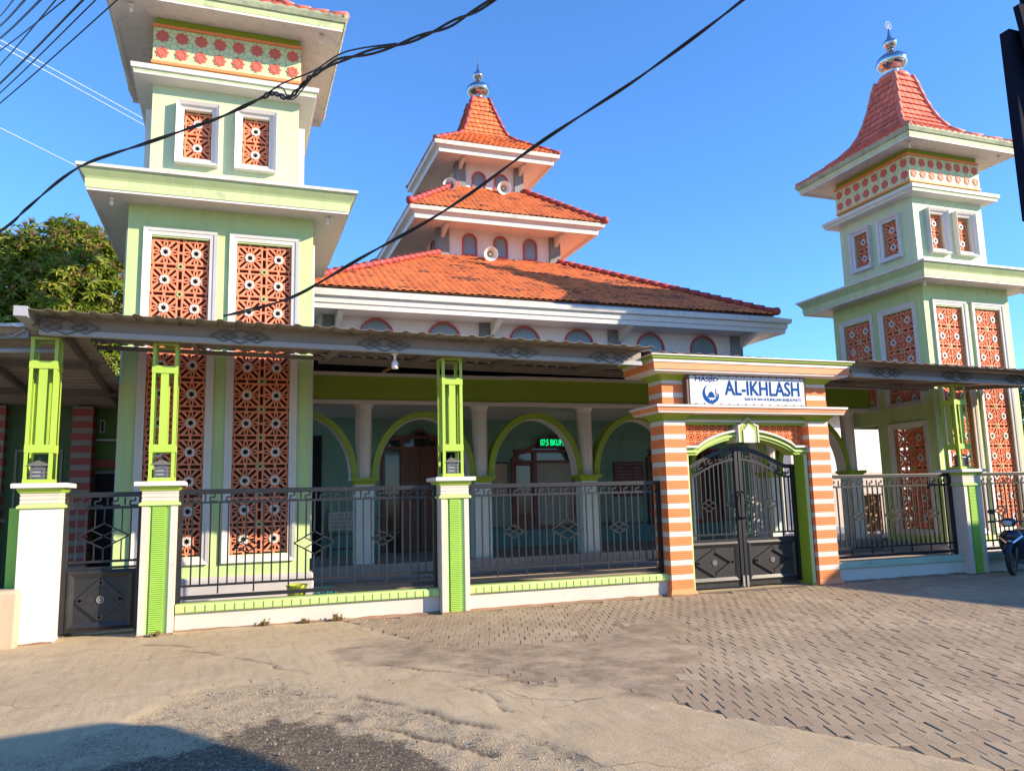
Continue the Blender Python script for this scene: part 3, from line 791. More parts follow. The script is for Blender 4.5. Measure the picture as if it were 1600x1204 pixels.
    G().sq([(1.575,9.21),(1.60,9.215),(1.61,9.30),(1.56,9.315),(b,9.36)]).obj('belt_top', WHITE, t)
    # frieze
    G().sq([(b,9.34),(b,10.42)]).obj('neck_wall', OLIVE, t)
    G().sq([(b,9.555),(b+0.025,9.557),(b+0.025,10.20),(b,10.202)]).obj('frieze', FRIEZE, t)
    for z0 in (9.495, 10.205): G().sq([(b-0.01,z0),(b+0.045,z0+0.002),(b+0.045,z0+0.055),(b-0.01,z0+0.057)]).obj('frieze_border', ORANGE_D, t)
    for k in (0, 1, 3):
        M, MM = face_map(k)
        for i in range(8):
            for j in range(2):
                inst(ROS, 'rosette', t, Matrix.Translation(M(-1.14+i*0.3257, b+0.0255, 9.72+j*0.315)) @ MM)
    # top eave
    G().sq([(b-0.02,10.40),(1.90,10.34),(1.95,10.29),(1.985,10.29),(1.985,10.33)]).obj('top_soffit', WHITE_W, t)
    G().sq([(1.985,10.33),(1.99,10.335),(2.01,10.44)]).obj('top_fascia', GREEN_FASC, t)
    G().sq([(2.01,10.44),(2.04,10.45),(2.075,10.53),(2.08,10.585),(2.02,10.59)]).obj('gutter', GREEN_GUT, t)
    prof = [(2.05,10.55),(1.75,10.72),(1.5,10.88),(1.15,11.12),(0.86,11.42),(0.67,11.8),(0.52,12.3),(0.38,12.98),(0.34,13.13)]
    spire(t, prof, 'tower', FLT_ME, TILE_C, 0.20, 0.22, CORAL, cap=290 if tiles else 0, only=(1,0,3,2))
    G().lathe([(0.34,13.05),(0.42,13.08),(0.44,13.15),(0.40,13.22),(0.24,13.23)], (0,0,0), 18).obj('collar', CORAL, t, smooth=True)
    finial(t, 0, 0, 13.2, 0.95)
    # small ceiling lamps under the eaves
    for (z, h) in ((6.70, 1.80), (10.31, 1.66)):
        for sx in (-1, 1):
            G().lathe([(0.05,0.0),(0.05,-0.02),(0.022,-0.03),(0.022,-0.07),(0.032,-0.09),(0.03,-0.13),(0.0,-0.15)], (sx*h*0.98, -h, z+0.02), 10).obj('ceiling_lamp', BULB, t, smooth=True)
    return t
tower((-0.25, 15.735, 0), 'tall pale green minaret nearest the camera, at the left of the mosque', (1, 1, 1), tiles=False)
tower((17.30, 15.735, -0.17), 'pale green minaret at the right with coral spire and steel finial in full view', (0.93, 1, 1), open_side=True)

# ------------------------------------------------------------------ mosque
CX, CY = 8.27, 26.0
mq = empty('mosque', (CX, CY, 0), 'white mosque with three tiers of orange clay tile roofs and arched verandah', 'mosque')
def arch_pts(xc, z0, w, zt, n=16, el=None):
    """closed outline: straight jambs then a round head; w half width"""
    r = el if el else w
    pts = [(xc-w, z0)]
    for i in range(n+1):
        a = math.pi-math.pi*i/n
        pts.append((xc+w*math.cos(a), zt-r+r*math.sin(a)))
    pts.append((xc+w, z0))
    return pts
def arch_window(root, xc, y, z0, w, zt, ax='y', sgn=-1):
    o_ = arch_pts(xc, z0-0.05, w+0.055, zt+0.055); i_ = arch_pts(xc, z0, w, zt)
    g = G().ring(o_, i_, y+sgn*0.05, y-sgn*0.01, ax=ax)
    f = g.obj('window', REDFR, root)
    G().prism(i_, y+sgn*0.012, y-sgn*0.005, ax=ax).obj('pane', PANEBL, f)
    return f
def tile_slope(root, k, h0, z0, h1, z1, tw, rh, singles, singles_from=0.0):
    """front(0)/left(1)/back/right hip slope from half width h0 at z0 to h1 at z1"""
    f, _ = face_map(k)
    Ls = math.hypot(h0-h1, z1-z0); nr = int(round(Ls/rh)); rh = Ls/nr
    rest = G(); n_in = 0
    U = Vector(f(1,0,0))-Vector(f(0,0,0)); off = Vector((CX, CY, 0))
    V = (Vector(f(0,h1,z1))-Vector(f(0,h0,z0))); V.normalize(); N = U.cross(V).normalized()
    rng = random.Random(k+int(h0*10))
    for r_ in range(nr):
        ha = h0+(h1-h0)*r_/nr; hb = h0+(h1-h0)*(r_+1)/nr; za = z0+(z1-z0)*r_/nr
        n = int(2*ha/tw)+2
        for i in range(-n//2, n//2+1):
            u0 = i*tw; u1 = u0+tw
            lim = ha-0.02
            a0 = max(u0, -lim); a1 = min(u1, lim)
            if a1-a0 < 0.05: continue
            w = a1-a0
            A = Vector(f(a0, ha, za))+N*rng.uniform(-0.006, 0.008)
            M = Matrix(((U.x*w, V.x*rh, N.x, A.x), (U.y*w, V.y*rh, N.y, A.y), (U.z*w, V.z*rh, N.z, A.z), (0,0,0,1)))
            if singles and n_in < singles and w > tw*0.99 and r_ >= singles_from*nr:
                inst(PAN_ME, 'roof_tile', root, M); n_in += 1
            else:
                M = Matrix.Translation(off) @ M
                rest.add([M @ Vector(v) for v in PAN.v], PAN.f)
    o = rest.obj('roof_tile_field', TILE, root, smooth=False); o['kind'] = 'stuff'
def hip_ridges(root, h0, z0, h1, z1, corners=((-1,-1),(1,-1),(1,1),(-1,1)), r=0.10):
    L = math.sqrt(2*(h0-h1)**2+(z1-z0)**2); n = int(L/0.33)
    for sx, sy_ in corners:
        for i in range(n):
            t0, t1 = i/n, (i+1.12)/n
            p = Vector((CX+sx*(h0+(h1-h0)*t0), CY+sy_*(h0+(h1-h0)*t0), z0+(z1-z0)*t0+0.06))
            q = Vector((CX+sx*(h0+(h1-h0)*t1), CY+sy_*(h0+(h1-h0)*t1), z0+(z1-z0)*t1+0.035))
            G().tube([p, q], [r, r*0.78], 8).obj('ridge_tile', MAROON, root, smooth=True)
        p = Vector((CX+sx*(h0+0.02), CY+sy_*(h0+0.02), z0+0.05))
        G().lathe([(0,-0.13),(0.1,-0.1),(0.14,0.0),(0.1,0.1),(0,0.13)], p, 10).obj('ridge_cap', MAROON, root, smooth=True)
def eave(root, wall, soff, prof_fascia, prof_lip, inner_z, mat_lip=WHITE_W, fm=WHITE):
    G().sq([(wall, inner_z), soff], CX, CY).obj('soffit', PINKWHITE, root)
    G().sq(prof_fascia, CX, CY).obj('fascia', fm, root)
    G().sq(prof_lip, CX, CY).obj('gutter', mat_lip, root)
# ---- main storey
MW = 6.3
G().sq([(MW, 3.5),(MW, 6.27)], CX, CY).obj('wall', PINKWHITE, mq)
eave(mq, MW-0.02, (7.12, 6.29), [(7.12,6.29),(7.13,6.235),(7.19,6.235),(7.20,6.36),(7.235,6.37),(7.25,6.50)], [(7.25,6.50),(7.33,6.53),(7.345,6.65),(7.28,6.665),(6.95,6.80)], 6.26)
G().sq([(7.02, 6.82),(1.95, 9.50)], CX, CY).obj('roof_deck', paint('roof_deck', (0.16,0.07,0.04),0.8), mq)
tile_slope(mq, 0, 7.0, 6.86, 2.0, 9.52, 0.20, 0.27, 300)
tile_slope(mq, 1, 7.0, 6.86, 2.0, 9.52, 0.20, 0.27, 0)
tile_slope(mq, 3, 7.0, 6.86, 2.0, 9.52, 0.20, 0.27, 0)
hip_ridges(mq, 7.02, 6.89, 2.05, 9.56)
yw = CY-MW
for dx in (-4.88, -3.09, -0.81, 0.81, 3.09, 4.88):
    arch_window(mq, CX+dx, yw, 5.0, 0.40, 6.19)
for dx in (-6.04, -1.92, 1.92, 6.04):
    G().box(CX+dx-0.19, CX+dx+0.19, yw-0.085, yw+0.05, 3.6, 6.27).obj('pilaster', GREYP, mq)
    G().prism([(yw-0.1,6.27),(yw-0.80,6.27),(yw-0.80,6.20),(yw-0.1,5.93)], CX+dx-0.07+0.16, CX+dx+0.07+0.16, ax='x').obj('bracket', WHITE, mq)
# ---- second tier
G().sq([(2.05, 9.2),(2.05, 10.42)], CX, CY).obj('wall', PINKWHITE, mq)
eave(mq, 2.03, (3.02, 10.34), [(3.02,10.34),(3.03,10.27),(3.14,10.27),(3.16,10.42),(3.22,10.46)], [(3.22,10.46),(3.31,10.50),(3.34,10.62),(3.24,10.64)], 10.40)
G().sq([(3.26, 10.62),(1.15, 12.24)], CX, CY).obj('roof_deck', paint('roof_deck', (0.16,0.07,0.04),0.8), mq)
for k in (0, 1, 3): tile_slope(mq, k, 3.3, 10.66, 1.2, 12.27, 0.19, 0.25, 0)
hip_ridges(mq, 3.31, 10.69, 1.24, 12.31)
y2 = CY-2.05
for dx in (-1.06, 0.02, 1.08):
    arch_window(mq, CX+dx, y2, 9.58, 0.20, 10.24)
    arch_window(mq, CY+dx, CX-2.05, 9.58, 0.20, 10.24, ax='x')
for sx in (-1, 1):
    G().box(*sorted((CX+sx*1.78, CX+sx*2.17)), y2-0.1, y2+0.3, 9.2, 10.36).obj('pilaster', GREYP, mq)
    G().prism([(y2-0.1,10.38),(y2-0.75,10.34),(y2-0.75,10.28),(y2-0.1,10.06)], CX+sx*2.0-0.06, CX+sx*2.0+0.06, ax='x').obj('bracket', WHITE, mq)
# ---- third tier
G().sq([(1.12, 12.1),(1.12, 13.22)], CX, CY).obj('wall', PINKWHITE, mq)
eave(mq, 1.10, (1.96, 13.14), [(1.96,13.14),(1.97,13.06),(2.06,13.06),(2.08,13.20),(2.14,13.24)], [(2.14,13.24),(2.22,13.27),(2.25,13.40),(2.18,13.42)], 13.20)
y3 = CY-1.12
for dx in (-0.40, 0.42):
    arch_window(mq, CX+dx, y3, 12.25, 0.20, 12.86)
    arch_window(mq, CY+dx, CX-1.12, 12.25, 0.20, 12.86, ax='x')
for sx in (-1, 1):
    G().box(*sorted((CX+sx*0.90, CX+sx*1.24)), y3-0.1, y3+0.25, 12.1, 13.16).obj('pilaster', GREYP, mq)
    G().prism([(y3-0.1,13.17),(y3-0.66,13.13),(y3-0.66,13.07),(y3-0.1,12.90)], CX+sx*1.1-0.05, CX+sx*1.1+0.05, ax='x').obj('bracket', WHITE, mq)
prof = [(2.24,13.42),(1.85,13.70),(1.4,14.03),(0.98,14.33),(0.82,14.52),(0.72,14.78),(0.62,15.1),(0.48,15.55),(0.36,15.95),(0.31,16.18)]
spire(mq, prof, 'top', FLTO_ME, TILE, 0.21, 0.19, MAROON, cap=150, cx=CX, cy=CY, zmin=14.3)
G().lathe([(0.31,16.1),(0.36,16.12),(0.36,16.2),(0.2,16.24)], (CX,CY,0), 16).obj('collar', MAROON, mq, smooth=True)
finial(mq, CX, CY, 16.16, 1.0)
# ---- verandah
VY = 16.5
g = G()
def vbeam(z0, z1, y, name, mat, xo=0):
    gg = G().prism([(1.3, y), (5.55, y), (5.75, y-0.06), (6.0, y-0.10), (18.2, y-0.10), (18.2, y+0.34), (1.3, y+0.34)], z0, z1, ax='z')
    return gg.obj(name, mat, mq)
vbeam(3.61, 3.69, VY-0.20, 'beam_moulding', WHITE)
vbeam(3.69, 4.20, VY-0.17, 'beam_band', OLIVE)
vbeam(4.20, 4.27, VY-0.22, 'beam_moulding', WHITE)
G().box(1.35, 18.2, VY+0.18, 19.75, 3.64, 3.70).obj('ceiling', WHITE, mq)
G().box(1.35, 18.2, VY+0.14, 19.75, 4.22, 4.30).obj('verandah_roof', paint('roof_slab', (0.2,0.19,0.18),0.8), mq)
for i in range(6):
    xc = 2.57+2.55*i if i < 6 else 0
    pf = [(0.145, 2.05), (0.145, 3.50), (0.19, 3.61)]
    G().lathe([(0.175, 2.05), (0.17, 3.50), (0.215, 3.612)], (xc, VY, 0), 12).obj('column', WHITE, mq)
    lower = G().box(xc-0.19, xc+0.19, VY-0.19, VY+0.19, 0.33, 1.93); lower.obj('column_base', PALETILE, mq)
    G().rect_loft([(xc-0.20,xc+0.20,VY-0.20,VY+0.20,1.93),(xc-0.21,xc+0.21,VY-0.21,VY+0.21,1.97),(xc-0.28,xc+0.28,VY-0.26,VY+0.26,2.02),(xc-0.28,xc+0.28,VY-0.26,VY+0.26,2.075)], capb=True, capt=True).obj('capital', OLIVE, mq)
for i in range(-1, 5):
    xc = 2.57+2.55*i+1.275
    n = 24; wo, wi, zo, zi = 1.13, 1.005, 1.40, 1.275
    if i < 0: xc = 1.30
    o_ = []; i_ = []
    for k in range(n+1):
        a = math.pi-math.pi*k/n
        if i < 0: a = math.pi/2-math.pi/2*k/n
        if i == 4: pass
        o_.append((xc+wo*math.cos(a), 2.07+zo*math.sin(a))); i_.append((xc+wi*math.cos(a), 2.07+zi*math.sin(a)))
    ar = G().ring(o_, i_, VY-0.16, VY+0.16, closed=False).obj('arch', OLIVE, mq)
    i2 = [(x*0.999+xc*0.001, z-0.004) for x, z in i_]
    i3 = [(xc+(x-xc)*0.985, 2.07+(z-2.07)*0.985) for x, z in i_]
    G().ring(i2, i3, VY-0.13, VY+0.19, closed=False).obj('intrados', WHITE, ar)
# ---- inner wall with doors and windows
IY = 19.5
def tile_panels(root, x0, x1, z0, z1, y, w, h, mat, name):
    me = G().add([(0,0,0),(w-0.008,0,0),(w-0.008,0,h-0.008),(0,0,h-0.008),(0.004,-0.006,0.004),(w-0.012,-0.006,0.004),(w-0.012,-0.006,h-0.012),(0.004,-0.006,h-0.012)], [(4,5,6,7),(0,1,5,4),(1,2,6,5),(2,3,7,6),(3,0,4,7)]).mesh(name, mat)
    off = Vector((CX, CY, 0))
    for i in range(int((x1-x0)/w+0.01)):
        for j in range(int((z1-z0)/h+0.01)):
            inst(me, name, root, loc=Vector((x0+i*w, y, z0+j*h))-off)
G().box(1.4, 14.4, IY, IY+0.2, 0.33, 3.64).obj('verandah_wall', TEAL, mq)
G().box(14.4, 15.6, IY+0.02, IY+0.2, 0.33, 3.64).obj('verandah_wall', PINKWHITE, mq)
tile_panels(mq, 2.05, 14.3, 0.86, 3.56, IY-0.002, 0.45, 0.45, TEAL, 'wall_tile')
tile_panels(mq, 2.0, 13.8, 0.36, 0.80, IY-0.002, 0.44, 0.44, DADO, 'dado_tile')
G().box(1.6, 14.4, IY-0.02, IY, 0.80, 0.84).obj('dado_rail', paint('dark_teal', (0.02,0.07,0.07),0.4), mq)
G().box(1.42, 2.02, IY-0.05, IY, 0.33, 3.2).obj('doorway_shade', SHADE_BLACK, mq)  # black slab stands for the shade inside the doorway
def frame_out(xc, w, sh, cw, ct, zb):
    """shouldered outline with a pointed-round centre head (half widths w, cw)"""
    p = [(xc-w, zb), (xc-w, sh), (xc-w+0.10, sh+0.10), (xc-w+0.16, sh+0.22), (xc-w+0.34, sh+0.22)]
    n = 7
    for i in range(n+1):
        a = i/n
        p.append((xc-w+0.34+(w-0.34-cw)*a, sh+0.22+(ct-0.22-sh-0.22)*math.sin(a*math.pi/2)))
    p += [(xc-cw*0.72, ct-0.10), (xc-cw*0.35, ct-0.02), (xc, ct)]
    return p+[(2*xc-x, z) for x, z in p[::-1][1:]]
def joinery(xc, w, sh, ct, zb, door):
    o_ = frame_out(xc, w, sh, 0.28, ct, zb)
    zc = (zb+ct)/2
    i_ = [(xc+(x-xc)*(1-0.085/w), max(zb+0.0, zb+(z-zb)*(1-0.085/(ct-zb)))) for x, z in o_]
    if not door: i_[0] = (i_[0][0], zb+0.08); i_[-1] = (i_[-1][0], zb+0.08)
    f = G().ring(o_, i_, IY-0.10, IY+0.02).obj('door' if door else 'window', WOOD, mq)
    G().prism(i_, IY-0.012, IY-0.002).obj('pane', GLASSD, f)
    g = G()
    th = sh-0.06
    for z in (th, th+0.28 if door else sh+0.22): g.box(xc-w+0.08, xc+w-0.08, IY-0.09, IY-0.013, z-0.04, z+0.04)
    for s_ in (-1, 1):
        x = xc+s_*(w*0.46)
        g.box(x-0.055, x+0.055, IY-0.085, IY-0.014, zb, sh+0.22)
    g.obj('mullion', WOOD, f)
    if door:
        for s_ in (-1, 1):
            a, b = sorted((xc+s_*0.012, xc+s_*(w*0.46-0.06)))
            dl = G().box(a, b, IY-0.055, IY-0.015, zb, th-0.04)
            for q in range(3):
                zz0 = zb+0.12+q*(th-zb-0.2)/3; zz1 = zz0+(th-zb-0.2)/3-0.08
                dl.box(a+0.1, b-0.1, IY-0.068, IY-0.056, zz0, zz1)
            dl.obj('door_leaf', WOOD, f)
    else:
        for s_ in (-1, 1):
            a, b = sorted((xc+s_*0.05, xc+s_*(w*0.46-0.07)))
            G().box(xc-w*0.46+0.06, xc+w*0.46-0.06, IY-0.03, IY-0.015, zb+0.1, th-0.05).obj('curtain', CURT, f) if s_ < 0 else None
        g2 = G()
        for s_ in (-1, 1):
            a, b = sorted((xc+s_*(w*0.46+0.05), xc+s_*(w-0.09)))
            aw = arch_pts((a+b)/2, zb+0.4, (b-a)/2-0.05, th-0.08, 10, 0.12)
            full = [(a, zb+0.05), (a, th), (b, th), (b, zb+0.05)]
            g2.box(a, b, IY-0.06, IY-0.014, zb+0.08, zb+0.4)
            g2.box(a, a+0.05, IY-0.06, IY-0.014, zb+0.4, th); g2.box(b-0.05, b, IY-0.06, IY-0.014, zb+0.4, th)
            g2.box(a, b, IY-0.06, IY-0.014, th-0.1, th-0.04)
        g2.obj('sash', WOOD, f)
    return f
joinery(4.45, 0.98, 2.95, 3.38, 0.34, True)
joinery(8.12, 1.24, 2.58, 3.26, 0.76, False)
joinery(12.15, 1.24, 2.58, 3.26, 0.76, False)
# added black sheet, painted as the shade between canopy and verandah roof
G().box(1.36, 18.2, VY+0.30, VY+0.34, 4.28, 4.75).obj('gap_shade_sheet', SHADE_BLACK, mq)
# ---- things on the verandah wall
def lines_of_text(root, x0, x1, z0, z1, y, rows, mat, name='lettering', fill=0.62):
    n = len(rows); hh = (z1-z0)/n
    for i, row in enumerate(rows):
        zt = z1-i*hh
        cw = (x1-x0)/len(row) if isinstance(row, (list, tuple)) else 0
        if isinstance(row, str):
            a, b = x0, x1
            g = text_mesh(row, mat, a, b, zt-hh*(0.5+fill/2), zt-hh*(0.5-fill/2), y, bold=0.012)
            g.obj(name, mat, root)
        else:
            for j, wd in enumerate(row):
                if not wd: continue
                a = x0+j*cw+0.02; b = min(a+cw*0.84, a+0.022*len(wd)+0.12)
                g = text_mesh(wd, mat, a, b, zt-hh*(0.5+fill/2), zt-hh*(0.5-fill/2), y, bold=0.012)
                g.obj(name, mat, root)
led = empty('led_sign', (8.14, IY-0.18, 2.88), 'black LED display with green lit digits in the arched window', 'LED sign')
G().box(7.62, 8.50, IY-0.24, IY-0.12, 2.89, 3.15).obj('housing', PLASTB, led)
text_mesh('07:5 BKUMPE', LED, 7.66, 8.46, 2.94, 3.10, IY-0.243, bold=0.02).obj('lettering', LED, led)
bd = empty('notice_board', (10.34, IY-0.02, 1.9), 'maroon notice board with six rows of pale lettering between two wooden windows', 'notice board')
G().box(9.88, 10.80, IY-0.06, IY-0.005, 1.55, 2.50).obj('panel', MBOARD, bd)
lines_of_text(bd, 9.92, 10.76, 1.92, 2.47, IY-0.063, ['SUSUNAN TAKMIR MASJID', ('NAMA', '', 'BAGIAN'), ('KETUA', 'WAKIL', 'SEKSI'), ('HUMAS', 'IMAM', 'BENDAHARA'), ('KHOTIB', 'MUADZIN', 'PEMUDA'), ('KEBERSIHAN', 'USAHA', 'RAWATAN')], paint('board_lettering', (0.38,0.30,0.29),0.5), fill=0.42)
sg = empty('notice_sign', (2.5, IY-0.9, 0.33), 'small white notice with four rows of black lettering on dark stand', 'notice')
yn = IY-0.9
sgx0, sgx1 = 2.13, 2.70
G().box(sgx0-0.03, sgx1+0.03, yn-0.005, yn+0.03, 0.95, 1.36).obj('panel', PAPER, sg)
for x in (sgx0-0.04, sgx1+0.04): G().box(x-0.02, x+0.02, yn, yn+0.04, 0.33, 1.42).obj('leg', PLASTB, sg)
G().box(sgx0-0.02, sgx1+0.02, yn, yn+0.03, 0.50, 0.54).obj('crossbar', PLASTB, sg)
lines_of_text(sg, sgx0, sgx1, 0.98, 1.34, yn-0.008, ['BATAS SUCI', 'ALAS KAKI DILEPAS', 'HARAP DI LUAR INI', 'TERIMAKASIH'], paint('ink_black', (0.02,0.02,0.02),0.5), fill=0.62)
po = empty('poster', (6.72, IY-0.01, 1.9), 'tan poster with black border beside the wooden window', 'poster')
G().box(6.30, 6.83, IY-0.018, IY-0.004, 1.62, 2.52).obj('border', PLASTB, po)
G().box(6.34, 6.79, IY-0.024, IY-0.017, 1.66, 2.48).obj('sheet', POSTER, po)
fl = empty('flower_bunch', (3.33, IY-0.6, 0.33), 'dried pale flower bunch standing by the wooden door', 'flowers')
G().tube([(3.33,IY-0.6,0.33),(3.33,IY-0.6,1.1)], 0.02, 6).obj('stem', WOODL, fl)
g = G(); rg = random.Random(5)
for i in range(46):
    p = Vector((3.33+rg.gauss(0,0.07), IY-0.6+rg.gauss(0,0.05), 1.22+rg.gauss(0,0.11))); d = Vector((rg.gauss(0,1),rg.gauss(0,1),rg.gauss(0,1))).normalized()*0.05
    e_ = d.cross(Vector((0,0,1)))*0.6
    g.add([p-d, p+e_, p+d, p-e_], [(0,1,2,3)])
g.obj('bloom', FLOWER, fl)
def cabinet(x, y, w, d, h, label, mat, dark):
    c = empty('cabinet', (x, y, 0.33), label, 'cabinet')
    G().box(x-w/2, x+w/2, y-d/2, y+d/2, 0.41, 0.33+h).obj('carcass', dark, c)
    for s_ in (-1, 1):
        G().box(*sorted((x+s_*0.01, x+s_*(w/2-0.02))), y-d/2-0.02, y-d/2-0.001, 0.45, 0.33+h*0.55).obj('door', mat, c)
    G().box(x-w/2+0.02, x+w/2-0.02, y-d/2-0.02, y-d/2-0.001, 0.33+h*0.6, 0.33+h*0.92).obj('drawer', mat, c)
    G().box(x-w/2-0.03, x+w/2+0.03, y-d/2-0.04, y+d/2+0.03, 0.33+h, 0.37+h).obj('top', mat, c)
    for sx in (-1, 1):
        for sy_ in (-1, 1): G().box(x+sx*(w/2-0.03)-0.025, x+sx*(w/2-0.03)+0.025, y+sy_*(d/2-0.03)-0.025, y+sy_*(d/2-0.03)+0.025, 0.33, 0.42).obj('leg', dark, c)
cabinet(16.9, 17.7, 0.66, 0.4, 1.08, 'light wooden cabinet behind the railing right of the gate', WOODL, paint('mid_wood', (0.30,0.15,0.06),0.5,0.2))
cabinet(15.0, 18.0, 0.5, 0.35, 0.95, 'dark brown wooden cabinet just right of the striped gate pillar', paint('dark_wood', (0.12,0.06,0.035),0.5,0.2), WOOD)
# ---- loudspeakers
def speaker(p, aim, label):
    s_ = empty('loudspeaker', p, label, 'loudspeaker', 'horn loudspeakers on the mosque roof')
    p = Vector(p); a = Vector(aim).normalized()
    q = a.to_track_quat('Z', 'Y').to_matrix()
    def T(g):
        g.v = [tuple(p+q @ Vector(v)) for v in g.v]; return g
    T(G().lathe([(0.04,-0.22),(0.05,-0.12),(0.09,0.0),(0.15,0.09),(0.225,0.15),(0.235,0.155),(0.22,0.145),(0.14,0.08),(0.08,-0.02),(0.04,-0.12)], (0,0,0), 22)).obj('horn', HORN, s_, smooth=True)
    T(G().lathe([(0.0,-0.08),(0.04,-0.08),(0.055,0.02),(0.05,0.07),(0.0,0.09)], (0,0,0), 12)).obj('reflex_cone', paint('horn_cone', (0.62,0.52,0.35),0.5), s_, smooth=True)
    T(G().lathe([(0.0,-0.40),(0.075,-0.40),(0.08,-0.22),(0.04,-0.21)], (0,0,0), 12)).obj('driver', paint('driver_grey', (0.45,0.43,0.40),0.5), s_, smooth=True)
    G().bar(p+Vector((0,0.1,-0.06)), p+Vector((0,0.28,-0.42)), 0.04, 0.04).obj('bracket', STEELD, s_)
speaker((6.72, 24.45, 12.10), (-0.5, -1, 0.05), 'cream horn loudspeaker left of the top tier, facing the left minaret')
speaker((8.62, 24.40, 12.20), (-0.25, -1, -0.25), 'cream horn loudspeaker in front of the right window of the top tier')
speaker((7.72, 23.35, 9.45), (-0.1, -1, -0.3), 'cream horn loudspeaker at the foot of the middle tier between its windows')

# ------------------------------------------------------------------ canopy along the fence
cn = empty('canopy', (8, 12, 0), 'long grey corrugated metal canopy running along the fence in front of the mosque', 'canopy')
LIPY = 10.42
def cz(x, y): return 3.925-0.0137*x+0.083*(y-10.45)
def corrugated(x0, x1, y0, y1f, step=0.1, amp=0.018, th=0.004):
    g = G(); n = int((x1-x0)/(step/4)); top = []
    for i in range(n+1):
        x = x0+(x1-x0)*i/n
        ph = (x/step) % 2.4
        hz = amp if ph < 0.7 else (amp*0.2 if ph < 1.0 else -amp*0.3)
        top.append((x, hz))
    vs = []
    for x, hz in top:
        ye = y1f(x)
        ys = y0(x); vs += [(x, ys, cz(x, ys)+hz), (x, ye, cz(x, ye)+hz)]
    fs = [(2*i, 2*i+2, 2*i+3, 2*i+1) for i in range(n)]
    b = len(vs); vs += [(x, y, z-th) for x, y, z in vs]
    fs += [(b+2*i+1, b+2*i+3, b+2*i+2, b+2*i) for i in range(n)]
    fs += [(b+2*i, b+2*i+2, 2*i+2, 2*i) for i in range(n)]
    return g.add(vs, fs)
def backline(x):
    if x < -1.86: return 14.0
    if x < 1.34: return 14.12
    if x < 15.7: return 14.16
    return min(14.1, 10.45+max(0.05, (19.7-x)*1.8))
corrugated(-2.35, 19.6, lambda x: 10.93 if 6.12 < x < 10.34 else LIPY, backline).obj('roof_sheet', CANOPY, cn)
def span(name, xs, y0, y1, dz0, dz1, mat):
    for a, b in zip(xs[:-1], xs[1:]):
        if 6.0 < a < 10.2: continue
        g = G()
        vs = [(x, y, cz(x, 10.9)+d) for x in (a, b) for d in (dz0, dz1) for y in (y0, y1)]
        g.add(vs, [(0,1,3,2),(4,6,7,5),(0,4,5,1),(2,3,7,6),(0,2,6,4),(1,5,7,3)])
        g.obj(name, mat, cn)
XS = [-2.3, 0.0, 3.0, 6.1, 8.2, 10.3, 13.1, 16.2, 18.6]
span('fascia_board', XS, 10.88, 10.92, -0.185, -0.045, CANB)
span('fascia_gutter', XS, 10.855, 10.95, -0.252, -0.188, CANL)
# added rear sheet: painted shade behind the canopy, also closes a sun leak
G().add([(1.34,14.08,4.188),(15.7,14.08,3.99),(15.7,16.9,4.62),(1.34,16.9,4.78),(1.34,14.08,4.193),(15.7,14.08,3.995),(15.7,16.9,4.625),(1.34,16.9,4.785)], [(0,3,2,1),(4,5,6,7),(0,1,5,4),(2,3,7,6)]).obj('rear_shade_sheet', SHADE_BLACK, cn)
# beams and rafters
def zbeam(x0, x1, y, d, w, h, name='beam'):
    g = G(); z0, z1 = cz(x0, y)-d, cz(x1, y)-d
    g.bar((x0, y, z0), (x1, y, z1), w, h, up=(0,1,0)); g.obj(name, CANB, cn)
zbeam(-2.3, 15.7, 14.02, 0.07, 0.07, 0.05)
zbeam(1.4, 15.7, 14.18, 0.10, 0.10, 0.05)
zbeam(-2.3, 18.0, 12.4, 0.06, 0.06, 0.05)
for x in (-2.2, -0.6, 1.5, 3.04, 4.6, 6.4, 9.9, 11.5, 13.1, 14.7, 16.3):
    ye = 14.05
    G().bar((x, 10.93, cz(x, 10.93)-0.12), (x, ye, cz(x, ye)-0.08), 0.05, 0.09, up=(0,0,1)).obj('rafter', CANB, cn)
G().bar((2.9, 14.2, 4.16), (2.95, 16.3, 4.30), 0.05, 0.05).obj('strut', WOODL, cn)
# diamond ornaments wired to the fascia
def diamond(g, xc, zc, w, h, y, t=0.014, d=0.014, slope=0.0):
    P = [(xc-w, y, zc+slope*w), (xc, y, zc+h), (xc+w, y, zc-slope*w), (xc, y, zc-h)]
    for i in range(4): g.bar(P[i], P[(i+1) % 4], t, d)
for xc in (-2.0, 0.05, 1.98, 3.95, 5.55, 11.05, 12.75, 14.35):
    g = G(); zc = cz(xc, 10.9)-0.15
    for s_ in (-1, 0, 1): diamond(g, xc+s_*0.21, zc-s_*0.003, 0.16 if s_ else 0.24, 0.075 if s_ else 0.095, 10.84-0.006*abs(s_))
    g.obj('diamond_ornament', STEELD, cn)
# open end piece at the left corner
G().prism([(-2.48, cz(-2.4,10.5)-0.10), (-2.34, cz(-2.4,10.5)-0.10), (-2.34, cz(-2.4,10.5)+0.02), (-2.48, cz(-2.4,10.5)+0.02)], 10.40, 11.6).obj('end_trim', CANL, cn)
bl = empty('light_bulb', (2.16, 11.0, 3.62), 'white light bulb hanging under the canopy left of the middle post', 'light bulb')
G().lathe([(0.05,0.10),(0.055,0.08),(0.02,0.07),(0.02,0.0)], (2.16,11.0,3.60), 10).obj('holder', BULB, bl, smooth=True)
G().lathe([(0.022,0.0),(0.045,-0.04),(0.05,-0.09),(0.048,-0.13),(0.0,-0.135)], (2.16,11.0,3.60), 12).obj('bulb', BULB, bl, smooth=True)
